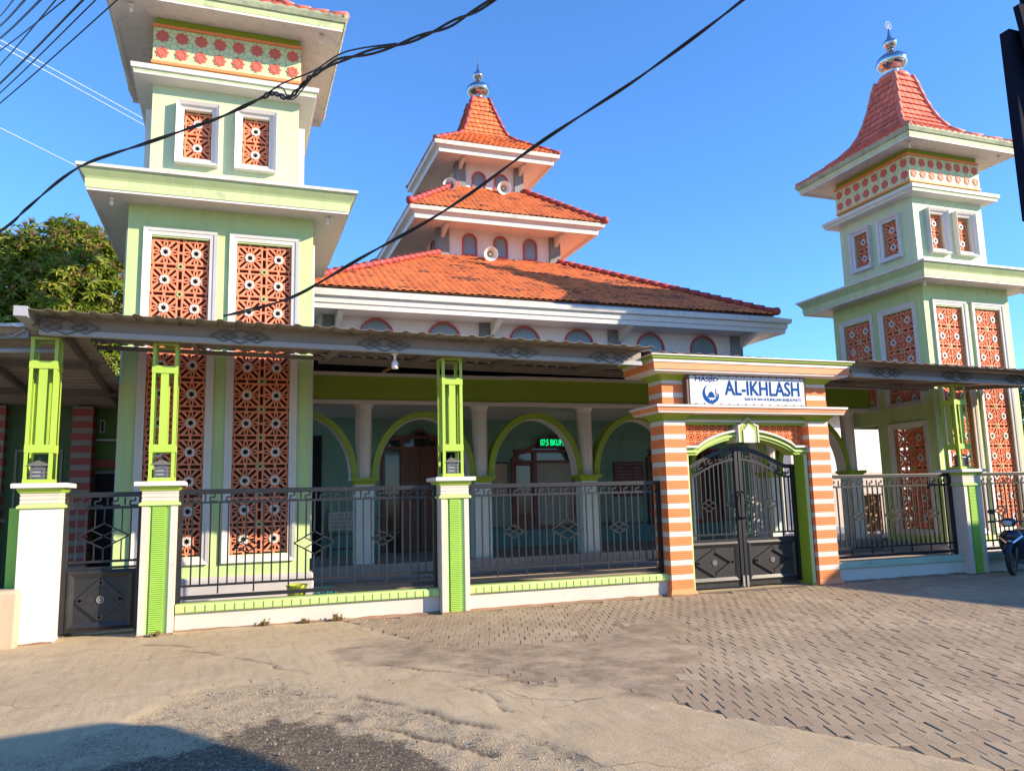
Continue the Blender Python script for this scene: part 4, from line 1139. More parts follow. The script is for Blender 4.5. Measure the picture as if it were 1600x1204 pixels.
# side canopy to the left, ridges running across
sc = empty('side_canopy', (-4, 14, 0), 'dark corrugated side roof left of the near minaret over the side yard', 'canopy')
g = G(); n = 150
vs = []
for i in range(n+1):
    y = 11.2+(17.6-11.2)*i/n; z = 3.86-0.055*(y-11.2)+(0.03 if (i % 6) < 3 else -0.03)
    vs += [(-6.6, y, z), (-1.84, y, z)]
g.add(vs, [(2*i, 2*i+1, 2*i+3, 2*i+2) for i in range(n)])
g.obj('roof_sheet', CANOPY, sc)
for x in (-2.05, -3.3, -4.6): G().bar((x, 11.2, 3.79), (x, 17.5, 3.45), 0.06, 0.10, up=(0,0,1)).obj('rafter', STEELD, sc)
for y in (12.8, 15.0): G().box(-6.5, -1.9, y, y+0.05, 3.84-0.055*(y-11.2)-0.12, 3.84-0.055*(y-11.2)-0.05).obj('purlin', STEELD, sc)
lf = empty('rear_canopy', (-3.4, 12.0, 3.4), 'canopy edge painted in the blue grey of its shade, with diamond trim at the left edge behind the first post', 'canopy')
G().bar((-2.5, 11.3, 3.87), (-5.2, 12.6, 3.95), 0.20, 0.03, up=(0,1,0)).obj('fascia', paint('shade_blue_sheet', (0.22,0.26,0.32),0.5), lf)  # blue of the shade is put into this sheet's colour
G().tube([(-2.2, 11.35, 3.63), (-5.0, 11.9, 3.62)], 0.035, 8).obj('gutter_pipe', CANL, lf, smooth=True)
for i in range(3):
    g = G(); x = -2.7-0.32*i; y = 11.36+0.154*i
    P = [(x-0.16, y+0.045, 3.87), (x, y-0.03, 3.95), (x+0.16, y-0.105, 3.87), (x, y-0.03, 3.79)]
    for k in range(4): g.bar(P[k], P[(k+1) % 4], 0.014, 0.014)
    g.obj('diamond_ornament', CANL, lf)

# ------------------------------------------------------------------ fence posts
FY = 11.05
def post(x, label, ribbed=True, w=0.42):
    p = empty('fence_post', (x, FY+0.22, 0), label, 'fence post', 'fence posts along the front')
    h = w/2; y0 = FY; y1 = FY+0.44
    if ribbed:
        g = G().prism([(x-h,y0),(x-0.135,y0),(x-0.135,y0+0.035),(x+0.135,y0+0.035),(x+0.135,y0),(x+h,y0),(x+h,y1),(x-h,y1)], 0, 1.60, ax='z')
        g.obj('shaft', LOWWALL, p)
        g = G()
        for s_ in (-1, 1):
            g = G().prism([(x+s_*0.135, y0+0.004), (x+s_*0.135, y0+0.034), (x+s_*0.082, y0+0.034)] if s_ > 0 else [(x-0.135, y0+0.004), (x-0.082, y0+0.034), (x-0.135, y0+0.034)], 0.01, 1.595, ax='z')
            g.obj('bevel_strip', LIME_PALE, p)
        rib = G().prism([(0,0.028),(0.0,0.0),(0.004,-0.004),(0.017,-0.004),(0.021,0.0),(0.021,0.028)], -0.081, 0.081, ax='x')
        rib.v = [(a, b, c) for a, b, c in rib.v]
        # prism ax='x' gives (x, a, b): a is height here, so swap
        rib.v = [(a, c, b) for a, b, c in rib.v]
        me = rib.mesh('rib', LIME_RIB)
        for i in range(61): inst(me, 'rib', p, loc=Vector((x, y0+0.006, 0.015+i*0.0259))-ORG[p.name])
    else:
        G().box(x-h, x+h, y0, y1, 0, 1.60).obj('shaft', WHITE, p)
        g = G().box(x-h-0.012, x-h-0.001, y0+0.10, y1-0.10, 0.02, 1.59); g.obj('side_panel', LIME_RIB, p)
    c = (x, FY+0.22)
    def sq(prof, name, mat): G().sq(prof, c[0], c[1], capb=True, capt=True).obj(name, mat, p)
    sq([(h-0.005,1.598),(h+0.035,1.612),(h+0.035,1.635),(h-0.0,1.665)], 'neck_moulding', LIME_PALE)
    sq([(h-0.004,1.665),(h+0.006,1.668),(h+0.006,1.705),(h-0.002,1.709),(h-0.002,1.715),(h+0.006,1.719),(h+0.006,1.755),(h-0.002,1.759),(h-0.002,1.765),(h+0.006,1.769),(h+0.006,1.795)], 'neck_block', LOWWALL)
    sq([(h+0.006,1.795),(h+0.02,1.80),(h+0.045,1.845),(h+0.045,1.855)], 'cove', LIME)
    sq([(h+0.05,1.855),(h+0.092,1.86),(h+0.095,1.905),(h+0.085,1.915)], 'cap', WHITE)
    return p
def lattice_post(x, ztop, label):
    """open green steel post: four angles, bands and central flats; stands on the masonry cap"""
    p = empty('steel_post', (x, FY+0.22, 1.915), label, 'steel post', 'green steel canopy posts')
    c = FY+0.22; a = 0.155; z0 = 1.915
    for sx in (-1, 1):
        for sy_ in (-1, 1):
            g = G(); X, Y_ = x+sx*a, c+sy_*a
            g.box(*sorted((X, X-sx*0.042)), *sorted((Y_, Y_-sy_*0.006)), z0, ztop)
            g.box(*sorted((X, X-sx*0.006)), *sorted((Y_-sy_*0.006, Y_-sy_*0.042)), z0, ztop)
            g.obj('corner_angle', LIME, p)
    def band(z, h, name):
        G().ring([(x-a-0.004,c-a-0.004),(x+a+0.004,c-a-0.004),(x+a+0.004,c+a+0.004),(x-a-0.004,c+a+0.004)],
                 [(x-a+0.008,c-a+0.008),(x+a-0.008,c-a+0.008),(x+a-0.008,c+a-0.008),(x-a+0.008,c+a-0.008)], z, z+h, ax='z').obj(name, LIME, p)
    band(ztop-0.03, 0.03, 'top_ring'); band(ztop-0.40, 0.10, 'upper_band'); band(z0+0.38, 0.10, 'lower_band'); band(z0+0.001, 0.05, 'base_ring')
    for (dx, dy) in ((0,-1),(0,1),(-1,0),(1,0)):
        g = G()
        if dx == 0: g.box(x-0.048, x+0.048, c+dy*(a-0.012)-0.004, c+dy*(a-0.012)+0.004, z0+0.48, ztop-0.40)
        else: g.box(x+dx*(a-0.012)-0.004, x+dx*(a-0.012)+0.004, c-0.048, c+0.048, z0+0.48, ztop-0.40)
        g.obj('flat', LIME, p)
    G().box(x-a+0.01, x+a-0.01, c-a+0.01, c+a-0.01, z0+0.002, z0+0.012).obj('base_plate', LIME, p)
    return p
def lantern(x, label):
    l_ = empty('lantern', (x, FY+0.17, 1.93), label, 'lantern', 'grey lanterns inside the steel posts')
    c = FY+0.17; z = 1.928; a = 0.082
    G().sq([(a+0.012,z),(a+0.012,z+0.03),(a-0.01,z+0.035)], x, c, capb=True, capt=True).obj('base', LAMPG, l_)
    for sx in (-1, 1):
        for sy_ in (-1, 1): G().box(x+sx*(a-0.012)-0.012, x+sx*(a-0.012)+0.012, c+sy_*(a-0.012)-0.012, c+sy_*(a-0.012)+0.012, z+0.035, z+0.20).obj('corner_bar', LAMPG, l_)
    G().sq([(a-0.022,z+0.036),(a-0.022,z+0.199)], x, c).obj('pane', LAMPP, l_)
    for i in range(3): G().ring([(x-a-0.006,c-a-0.006),(x+a+0.006,c-a-0.006),(x+a+0.006,c+a+0.006),(x-a-0.006,c+a+0.006)], [(x-a*0.45,c-a+0.006),(x+a*0.45,c-a+0.006),(x+a*0.45,c+a-0.006),(x-a*0.45,c+a-0.006)], z+0.06+i*0.048, z+0.078+i*0.048, ax='z').obj('louvre', LAMPG, l_) if i < 3 else None
    G().sq([(a+0.01,z+0.20),(a+0.035,z+0.205),(a+0.03,z+0.22),(0.02,z+0.275),(0.008,z+0.28),(0.012,z+0.30),(0.001,z+0.32)], x, c, capb=True).obj('roof', LAMPG, l_)
PX = [(-2.22, 'white fence post at the far left, plain front without green ribs', False, 0.42),
      (-0.875, 'ribbed green and white fence post right of the small side gate', True, 0.41),
      (3.04, 'ribbed green and white fence post in the middle between two railings', True, 0.41),
      (13.08, 'ribbed green and white fence post beside the parked motorcycle, half in shade', True, 0.42)]
names = ['far left white post', 'post right of the side gate', 'middle ribbed post', 'post beside the motorcycle']
for (x, lab, rb, w), nn in zip(PX, names):
    post(x, lab, rb, w)
    lattice_post(x-(0.06 if x < -2 else 0), cz(x, FY)-0.252, 'open lime green steel post standing on the '+nn)
    lantern(x-(0.06 if x < -2 else 0), 'small grey house-shaped lantern on the '+nn)
# ------------------------------------------------------------------ low walls and railings
def low_wall(x0, x1, label, mossy=False):
    w = empty('low_wall', ((x0+x1)/2, 11.32, 0), label, 'low wall', 'low white walls under the railings')
    G().box(x0, x1, 11.22, 11.42, -0.05, 0.225).obj('wall', LOWWALL, w)
    cm = paint('mossy_coping', (0.36,0.46,0.33), 0.7, 0.15, 0.35, (0.06,0.06,0.05)) if mossy else LIME_PALE
    G().box(x0, x1, 11.185, 11.45, 0.225, 0.34).obj('coping', cm, w, bevel=0.01)
    if not mossy:
        n = int((x1-x0)/0.118); d = (x1-x0)/n
        me = G().rect_loft([(0.004,d-0.004,-0.012,0,0.006),(0.008,d-0.008,-0.016,0,0.012),(0.008,d-0.008,-0.016,0,0.082),(0.004,d-0.004,-0.006,0,0.094)], capb=True, capt=True).mesh('coping_brick', LIME_PALE)
        for i in range(n): inst(me, 'coping_brick', w, loc=Vector((x0+i*d, 11.184, 0.232))-ORG[w.name])
    return w
low_wall(-0.66, 2.83, 'low white wall with green brick coping left of the middle post')
low_wall(3.25, 6.58, 'low white wall with green brick coping left of the striped gate')
low_wall(9.89, 12.87, 'low white wall with mossy coping right of the gate, in blue shade', True)
low_wall(13.29, 19.0, 'low white wall behind the motorcycle at the right edge', True)
RY = 11.335
BARG = {}
def railing(x0, x1, diamonds, label, zt=1.81):
    r = empty('railing', ((x0+x1)/2, RY, 0.34), label, 'railing', 'black railings on the low walls')
    off = ORG[r.name]
    G().box(x0, x1, RY-0.03, RY+0.03, zt-0.065, zt).obj('top_rail', BLACKM, r, bevel=0.006)
    for z, h, nm_ in ((1.635, 0.03, 'upper_rail'), (0.555, 0.03, 'lower_rail'), (0.405, 0.05, 'bottom_rail')):
        G().box(x0+0.02, x1-0.02, RY-0.016, RY+0.016, z-h/2, z+h/2).obj(nm_, BLACKM, r)
    for x in (x0+0.03, x1-0.03): G().box(x-0.03, x+0.03, RY-0.028, RY+0.028, 0.345, zt-0.066).obj('end_post', BLACKM, r)
    n = int(round((x1-x0-0.12)/0.114)); d = (x1-x0-0.12)/n
    def clear(x):
        # vertical extent hidden inside a diamond
        for xc, zc, w, h in diamonds:
            if abs(x-xc) < w-0.004:
                k = 1-abs(x-xc)/w; return (zc-h*k, zc+h*k)
        return None
    for i in range(1, n):
        x = x0+0.06+i*d
        c = clear(x)
        zb = 0.44 if i % 4 == 0 else 0.54
        for a, b in (((zb, 1.622),) if not c else ((zb, c[0]+0.004), (c[1]-0.004, 1.622))):
            key = round(b-a, 3)
            if key not in BARG: BARG[key] = G().box(-0.010, 0.010, -0.010, 0.010, 0, b-a).mesh('bar', BLACKM)
            inst(BARG[key], 'bar', r, loc=Vector((x, RY, a))-off)
    for xc, zc, w, h in diamonds:
        g = G(); y = RY
        P = [(xc-w, y, zc), (xc, y, zc+h), (xc+w, y, zc), (xc, y, zc-h)]
        for i in range(4): g.bar(P[i], P[(i+1) % 4], 0.018, 0.02)
        for i in range(2):
            a, b = P[i], P[(i+1) % 4]; c, e = P[(i+3) % 4], P[(i+2) % 4]
            m1 = ((a[0]+b[0])/2, y, (a[2]+b[2])/2); m2 = ((c[0]+e[0])/2, y, (c[2]+e[2])/2)
            g.bar(m1, m2, 0.015, 0.016)
        g.obj('diamond', BLACKM, r)
    # meander band between the two top rails
    k = int((x1-x0-0.2)/0.205); dd = (x1-x0-0.2)/k
    if 'mea' not in BARG:
        t = 0.021; g = G()
        for (xa, za, xb, zb_) in ((0.0,0,0.0,0.10),(0.06,0.0,0.15,0.0),(0.06,0.0,0.06,0.055),(0.06,0.055,0.12,0.055),(0.12,0.055,0.12,0.10)):
            g.bar((xa, 0, za), (xb, 0, zb_), t, 0.014)
        BARG['mea'] = g.mesh('meander', BLACKM)
    for i in range(k): inst(BARG['mea'], 'meander', r, loc=Vector((x0+0.12+i*dd, RY, 1.648))-off)
    return r
BD, SD = (0.275, 0.155), (0.165, 0.095)
railing(-0.665, 2.84, [(0.20,1.05,*SD),(1.09,1.05,*BD),(2.04,1.07,*SD)], 'black railing with meander band between side gate post and middle post')
railing(3.245, 6.57, [(4.03,1.09,*SD),(4.92,1.09,*BD),(5.81,1.09,*SD)], 'black railing with three diamonds between middle post and striped gate pillar')
railing(9.885, 12.875, [(10.63,1.11,*SD),(11.49,1.11,*BD),(12.34,1.11,*SD)], 'black railing right of the gate in front of the far minaret', 1.85)
railing(13.285, 18.9, [(14.1,1.11,*SD),(15.2,1.11,*BD),(16.3,1.11,*SD)], 'black railing behind the motorcycle at the right edge', 1.85)
# ------------------------------------------------------------------ side gate
gt = empty('side_gate', (-1.61, 11.45, 0), 'narrow black metal side gate with one large diamond, partly in shade', 'gate')
gx0, gx1, gy = -2.0, -1.10, 11.40
for x in (gx0+0.025, gx1-0.025): G().box(x-0.025, x+0.025, gy-0.025, gy+0.025, 0.05, 1.80).obj('stile', BLACKM, gt)
for z, h in ((1.765,0.065),(1.60,0.035),(0.92,0.03),(0.84,0.03)): G().box(gx0+0.05, gx1-0.05, gy-0.018, gy+0.018, z-h/2, z+h/2).obj('rail', BLACKM, gt)
G().box(gx0+0.05, gx1-0.05, gy-0.006, gy+0.006, 0.06, 0.82).obj('plate', BLACKP, gt)
def plate_frame(root, x0, x1, z0, z1, y):
    wd = 0.09
    o_ = [(x0,z0),(x1,z0),(x1,z1),(x0,z1)]; i_ = [(x0+wd,z0+wd),(x1-wd,z0+wd),(x1-wd,z1-wd),(x0+wd,z1-wd)]
    g = G(); n = 4
    vs = [(a, y-0.012, b) for a, b in o_]+[(a, y-0.03, b) for a, b in [(q[0]*0.6+w[0]*0.4, q[1]*0.6+w[1]*0.4) for q, w in zip(o_, i_)]]+[(a, y-0.012, b) for a, b in i_]
    fs = []
    for i in range(4):
        j = (i+1) % 4; fs += [(i, j, 4+j, 4+i), (4+i, 4+j, 8+j, 8+i)]
    g.add(vs, fs).obj('panel_moulding', BLACKP, root)
    xc, zc = (x0+x1)/2, (z0+z1)/2; w = (x1-x0)/2-0.14; h = (z1-z0)/2-0.13
    P = [(xc-w, y, zc), (xc, y, zc+h), (xc+w, y, zc), (xc, y, zc-h)]
    g = G()
    for i in range(4): g.bar(P[i], P[(i+1) % 4], 0.06, 0.075)
    g.obj('raised_diamond', BLACKP, root)
    G().lathe([(0.035,0),(0.03,0.012),(0.0,0.016)], (0,0,0), 12).obj('boss', BLACKP, root) if False else None
    n = 12; g = G()
    for rr in (0.045, 0.02):
        o2 = [(xc+(rr)*math.cos(2*math.pi*i/n), zc+(rr)*math.sin(2*math.pi*i/n)) for i in range(n)]
        o1 = [(xc+(rr-0.012)*math.cos(2*math.pi*i/n), zc+(rr-0.012)*math.sin(2*math.pi*i/n)) for i in range(n)]
        g.ring(o2, o1, y-0.02, y-0.004)
    g.obj('boss', paint('worn_metal', (0.25,0.23,0.21),0.45), root)
plate_frame(gt, gx0+0.06, gx1-0.06, 0.08, 0.81, gy)
for i in range(1, 8):
    x = gx0+0.03+i*(gx1-gx0-0.06)/8; k = 1-abs(x-(-1.55))/0.30
    for a, b in (((0.93, 1.585),) if k <= 0 else ((0.93, 1.24-0.16*k+0.004), (1.24+0.16*k-0.004, 1.585))):
        G().box(x-0.0075, x+0.0075, gy-0.0075, gy+0.0075, a, b).obj('bar', BLACKM, gt)
g = G(); P = [(-1.85, gy, 1.24), (-1.55, gy, 1.40), (-1.25, gy, 1.24), (-1.55, gy, 1.08)]
for i in range(4): g.bar(P[i], P[(i+1) % 4], 0.018, 0.02)
g.bar((-1.70,gy,1.32), (-1.40,gy,1.16), 0.015, 0.016); g.bar((-1.70,gy,1.16), (-1.40,gy,1.32), 0.015, 0.016)
g.obj('diamond', BLACKM, gt)
for i in range(4): inst(BARG['mea'], 'meander', gt, loc=Vector((gx0+0.07+i*0.205, gy, 1.626))-ORG[gt.name])
# ------------------------------------------------------------------ main gateway
gw = empty('gateway', (8.2, 11.3, 0), 'orange and white striped gateway with two cornices and an arched lattice over the gate', 'gateway')
GY0, GY1 = 11.10, 11.54
COLS = [(6.58, 6.98), (9.46, 9.88)]
for x0, x1 in COLS:
    G().box(x0+0.012, x1-0.012, GY0+0.012, GY1-0.012, 0, 3.42).obj('pillar_core', BANDW, gw)
    xc, yc = (x0+x1)/2, (GY0+GY1)/2; hw, hd = (x1-x0)/2, (GY1-GY0)/2
    G().rect_loft([(x0-0.07,x1+0.07,GY0-0.08,GY1+0.05,-0.03),(x0-0.03,x1+0.03,GY0-0.03,GY1+0.03,0.05),(x0,x1,GY0,GY1,0.10)], capt=True).obj('foot', ORANGE, gw)
    # courses of four grooved orange ribs, then a white band
    prof = []; per = 0.2235
    for i in range(4):
        z = i*0.034; prof += [(-0.004, z), (0.006, z+0.006), (0.006, z+0.026), (-0.004, z+0.033)]
    me = G().rect_loft([(-hw-e, hw+e, -hd-e, hd+e, z) for e, z in prof], capb=True, capt=True).mesh('brick_course', ORANGE)
    wp = [(-0.006,0),(0.0,0.004),(0.0,0.038),(-0.005,0.041),(0.0,0.045),(0.0,0.08),(-0.006,0.084)]
    mw = G().rect_loft([(-hw-e, hw+e, -hd-e, hd+e, z) for e, z in wp], capb=True, capt=True).mesh('white_course', BANDW)
    z = 0.10
    while z < 2.66:
        inst(me, 'brick_course', gw, loc=Vector((xc, yc, z))-ORG[gw.name]); inst(mw, 'white_course', gw, loc=Vector((xc, yc, z+0.137))-ORG[gw.name]); z += per
    G().rect_loft([(x0-0.004,x1+0.004,GY0-0.004,GY1+0.004,z-0.001),(x0-0.004,x1+0.004,GY0-0.004,GY1+0.004,2.79),(x0-0.03,x1+0.03,GY0-0.03,GY1+0.03,2.83),(x0-0.10,x1+0.10,GY0-0.10,GY1+0.10,2.885)], capb=True, capt=True).obj('capital', OLIVE, gw)
    for zz in (3.02, 3.02+per): 
        inst(me, 'brick_course', gw, loc=Vector((xc, yc, zz))-ORG[gw.name]); inst(mw, 'white_course', gw, loc=Vector((xc, yc, zz+0.137))-ORG[gw.name])
    G().rect_loft([(x0,x1,GY0,GY1,3.44),(x0-0.03,x1+0.03,GY0-0.03,GY1+0.03,3.47),(x0-0.10,x1+0.10,GY0-0.10,GY1+0.10,3.53)], capb=True, capt=True).obj('capital', OLIVE, gw)
A0, A1 = COLS[0][0], COLS[1][1]
def corn(prof, name, mat):
    G().rect_loft([(A0-e, A1+e, GY0-e, GY1+e, z) for e, z in prof], capb=True, capt=True).obj(name, mat, gw)
corn([(0.14,2.885),(0.20,2.888),(0.20,2.915)], 'lower_cornice_white', BANDW)
corn([(0.205,2.915),(0.215,2.917),(0.215,2.945),(0.225,2.948),(0.225,2.975)], 'lower_cornice_orange', ORANGE_D)
corn([(0.24,2.975),(0.25,2.978),(0.25,3.012),(0.24,3.016)], 'lower_cornice_cap', BANDW)
corn([(0.16,3.53),(0.28,3.545),(0.285,3.575)], 'upper_cornice_white', BANDW)
corn([(0.29,3.575),(0.30,3.578),(0.30,3.685)], 'upper_cornice_orange', ORANGE_D)
corn([(0.302,3.685),(0.315,3.688),(0.315,3.735)], 'upper_cornice_band', BANDW)
corn([(0.32,3.735),(0.345,3.75),(0.35,3.785)], 'upper_cornice_green', OLIVE)
corn([(0.36,3.785),(0.375,3.79),(0.375,3.81),(0.35,3.815)], 'upper_cornice_cap', BANDW)
# lintel, lattice grille, arch
LX0, LX1 = 6.98, 9.46
G().box(LX0, LX1, GY0+0.08, GY1-0.06, 2.80, 2.884).obj('lintel', OLIVE, gw)
G().box(LX0, LX1, GY0+0.06, GY1-0.05, 2.765, 2.80).obj('lintel_edge', BANDW, gw)
G().box(LX0, LX1, GY0+0.09, GY1-0.07, 2.72, 2.765).obj('lintel_green', OLIVE, gw)
def arch_y(x):
    """underside of the trefoil gate arch"""
    d = abs(x-8.22)
    if d > 0.98: return 2.215
    return 2.215+0.28*math.cos(d/0.98*math.pi/2)**0.75
xs = [LX0+(LX1-LX0)*i/48 for i in range(49)]
o_ = [(x, arch_y(x)+0.105+0.02) for x in xs]; i_ = [(x, arch_y(x)) for x in xs]
G().ring(o_, i_, GY0+0.10, GY1-0.08, closed=False).obj('arch', OLIVE, gw)
o2 = [(x, arch_y(x)+0.155) for x in xs]; i2 = [(x, arch_y(x)+0.12) for x in xs]
G().ring(o2, i2, GY0+0.045, GY1-0.10, closed=False).obj('arch_edge', BANDW, gw)
i3 = [(x, arch_y(x)+0.045) for x in xs]; o3 = [(x, arch_y(x)+0.075) for x in xs]
G().ring(o3, i3, GY0+0.075, GY0+0.12, closed=False).obj('arch_bead', LIME_PALE, gw)
# lattice blocks above the arch
def grille_mesh():
    g = G(); s_ = 0.1375
    for a in (-1, 1):
        g.box(a*s_/2-0.008, a*s_/2+0.008, 0, 0.05, -s_/2-0.008, s_/2+0.008) if a < 0 else None
        g.box(-s_/2+0.008, s_/2-0.008, 0.001, 0.049, a*s_/2-0.008, a*s_/2+0.008) if a < 0 else None
    n = 10
    o_ = [(0.036*math.cos(2*math.pi*i/n), 0.036*math.sin(2*math.pi*i/n)) for i in range(n)]; i_ = [(x*0.72, z*0.72) for x, z in o_]
    g.ring(o_, i_, 0.002, 0.048)
    for i in range(4):
        an = math.pi/4+i*math.pi/2; g.bar((0.03*math.cos(an), 0.025, 0.03*math.sin(an)), (0.092*math.cos(an), 0.025, 0.092*math.sin(an)), 0.0095, 0.044)
        an = i*math.pi/2; g.bar((0.03*math.cos(an), 0.025, 0.03*math.sin(an)), (0.066*math.cos(an), 0.025, 0.066*math.sin(an)), 0.0095, 0.043)
    return g.mesh('grille_block', ORANGE)
GM = grille_mesh()
for i in range(18):
    for j in range(4):
        x = LX0+0.069+i*0.1375; z = 2.655-j*0.1375
        if z+0.03 > arch_y(x)+0.13 and abs(x-8.22) > 0.24: inst(GM, 'grille_block', gw, loc=Vector((x, GY0+0.16, z))-ORG[gw.name])
ks = [(8.04,2.42),(8.04,2.69),(8.10,2.71),(8.22,2.83),(8.34,2.71),(8.40,2.69),(8.40,2.42)]
G().prism(ks, GY0+0.02, GY1-0.05).obj('keystone', OLIVE, gw)
kin = [(8.22+(x-8.22)*0.62, 2.415+(z-2.42)*0.80) for x, z in ks]
G().prism(kin, GY0+0.005, GY0+0.019).obj('keystone_face', BANDW, gw)
kk = [(8.22+(x-8.22)*1.13, z+0.02 if z > 2.6 else z) for x, z in ks]
G().ring(kk, ks, GY0+0.008, GY1-0.07).obj('keystone_edge', BANDW, gw)
for s_, xa, xb in ((-1, LX0, 7.06), (1, 9.38, LX1)):
    G().box(xa, xb, GY0+0.10, GY1-0.08, 0, 2.215).obj('jamb', OLIVE, gw)
    xm = xb if s_ < 0 else xa
    G().box(*sorted((xm-s_*0.0, xm+s_*0.035)), GY0+0.085, GY0+0.099, 0, 2.215).obj('jamb_strip', LIME_PALE, gw)
    G().box(*sorted((xm+s_*0.035, xm+s_*0.05)), GY0+0.07, GY0+0.099, 0, 2.215).obj('jamb_bead', BANDW, gw)
# ------------------------------------------------------------------ gate leaves
GLY = 11.47
def gate_leaf(x0, x1, hinge_left, label):
    gl = empty('gate_leaf', ((x0+x1)/2, GLY, 0.08), label, 'gate leaf', 'pair of black metal gate leaves')
    off = ORG[gl.name]; mid = 8.2
    def top(x):
        d = abs(x-mid); return 2.06+0.31*math.cos(min(1, d/0.98)*math.pi/2)**1.1 if d < 0.98 else 2.06
    for x in (x0+0.03, x1-0.03): G().box(x-0.03, x+0.03, GLY-0.03, GLY+0.03, 0.06, top(x)).obj('stile', BLACKM, gl)
    xs = [x0+0.06+(x1-x0-0.12)*i/20 for i in range(21)]
    G().ring([(x, top(x)) for x in xs], [(x, top(x)-0.07) for x in xs], GLY-0.022, GLY+0.022, closed=False).obj('top_rail', BLACKM, gl)
    G().ring([(x, top(x)-0.20) for x in xs], [(x, top(x)-0.235) for x in xs], GLY-0.016, GLY+0.016, closed=False).obj('upper_rail', BLACKM, gl)
    for z, h in ((0.895,0.028),(0.80,0.03)): G().box(x0+0.06, x1-0.06, GLY-0.016, GLY+0.016, z-h/2, z+h/2).obj('rail', BLACKM, gl)
    G().box(x0+0.06, x1-0.06, GLY-0.006, GLY+0.006, 0.03, 0.785).obj('plate', BLACKP, gl)
    plate_frame(gl, x0+0.07, x1-0.07, 0.10, 0.77, GLY)
    dia = [((x0+x1)/2-(0.04 if hinge_left else -0.04)+0.0, 1.38, 0.155, 0.10)]
    n = 12; d = (x1-x0-0.06)/n
    hw = 0.27
    for i in range(1, n):
        x = x0+0.03+i*d; c = None
        for xc, zc, w, h in dia+[(mid, 1.39, hw, 0.165)]:
            if abs(x-xc) < w: k = 1-abs(x-xc)/w; c = (zc-h*k, zc+h*k)
        zt = top(x)-0.225; zb = 0.80 if i % 3 == 0 else 0.885
        for a, b in (((zb, zt),) if not c else ((zb, c[0]), (c[1], zt))):
            G().box(x-0.010, x+0.010, GLY-0.010, GLY+0.010, a, b).obj('bar', BLACKM, gl)
    for xc, zc, w, h in dia:
        g = G(); P = [(xc-w, GLY, zc), (xc, GLY, zc+h), (xc+w, GLY, zc), (xc, GLY, zc-h)]
        for i in range(4): g.bar(P[i], P[(i+1) % 4], 0.016, 0.02)
        g.bar((xc-w/2,GLY,zc+h/2), (xc+w/2,GLY,zc-h/2), 0.013, 0.016); g.bar((xc-w/2,GLY,zc-h/2), (xc+w/2,GLY,zc+h/2), 0.013, 0.016)
        g.obj('diamond', BLACKM, gl)
    s_ = -1 if hinge_left else 1
    g = G(); P = [(mid+s_*0.03, 1.39+0.165), (mid+s_*hw, 1.39), (mid+s_*0.03, 1.39-0.165)]
    g.bar((P[0][0],GLY,P[0][1]), (P[1][0],GLY,P[1][1]), 0.016, 0.02); g.bar((P[1][0],GLY,P[1][1]), (P[2][0],GLY,P[2][1]), 0.016, 0.02)
    g.bar((mid+s_*hw/2, GLY, 1.39+0.08), (mid+s_*0.03, GLY, 1.39), 0.013, 0.016); g.bar((mid+s_*hw/2, GLY, 1.39-0.08), (mid+s_*0.03, GLY, 1.39), 0.013, 0.016)
    g.obj('half_diamond', BLACKM, gl)
    for i in range(5):
        x = x0+0.10+i*0.205
        Mx = Matrix.Translation(Vector((x, GLY, top(x+0.08)-0.197))-off) @ Matrix.Rotation(-math.atan2(top(x+0.15)-top(x), 0.15), 4, 'Y')
        inst(BARG['mea'], 'meander', gl, Mx)
    xl = x1-0.03 if hinge_left else x0+0.03
    hd = G().tube([(xl, GLY-0.03, 1.15), (xl, GLY-0.10, 1.18), (xl, GLY-0.10, 1.57), (xl, GLY-0.03, 1.60)], 0.016, 8); hd.obj('handle', BLACKM, gl)
    G().box(xl-0.02, xl+0.02, GLY-0.05, GLY-0.03, 0.02, 0.20).obj('drop_bolt', paint('worn_metal', (0.25,0.23,0.21),0.45), gl)
    G().box(xl-0.015-0.2*(1 if hinge_left else -1), xl+0.015-0.2*(1 if hinge_left else -1), GLY-0.02, GLY-0.007, 0.40, 0.43).obj('stop_knob', PAPER, gl)
gate_leaf(7.06, 8.19, True, 'left black gate leaf with raised diamond panel, lit by sun')
gate_leaf(8.21, 9.37, False, 'right black gate leaf, its right half in the pillar shade')
# ------------------------------------------------------------------ sign over the gate
sn = empty('mosque_sign', (8.14, 10.96, 3.02), 'white banner sign with blue lettering above the gate', 'sign')
sx0, sx1, sz0, sz1, syf = 7.0, 9.30, 3.035, 3.515, 10.955
G().box(sx0-0.03, sx1+0.03, syf+0.012, syf+0.16, sz0-0.015, sz1+0.015).obj('box', BROWNF, sn)
G().add([(sx0+0.02,syf,sz0+0.005),(sx1,syf,sz0+0.005),(sx1,syf,sz1-0.005),(sx0+0.02,syf,sz1-0.005),(sx0+0.02,syf+0.012,sz0),(sx1,syf+0.012,sz0),(sx1,syf+0.012,sz1),(sx0+0.02,syf+0.012,sz1)], [(0,1,2,3),(0,4,5,1),(1,5,6,2),(2,6,7,3),(3,7,4,0)]).obj('banner', SIGNW, sn)
def sf(u): return sx0+0.02+u*(sx1-sx0-0.02)
def sv(v): return sz1-v*(sz1-sz0)
yt = syf-0.003
text_mesh('MASJID', BLUEP, sf(0.047), sf(0.24), sv(0.25), sv(0.06), yt, bold=0.022).obj('lettering', BLUEP, sn)
text_mesh('AL-IKHLASH', BLUEP, sf(0.295), sf(0.955), sv(0.66), sv(0.16), yt, bold=0.03).obj('lettering', BLUEP, sn)
text_mesh('BADOLAN-SULINGAN-BAJULMATI', BLUEP, sf(0.462), sf(0.963), sv(0.875), sv(0.74), yt, bold=0.012).obj('lettering', BLUEP, sn)
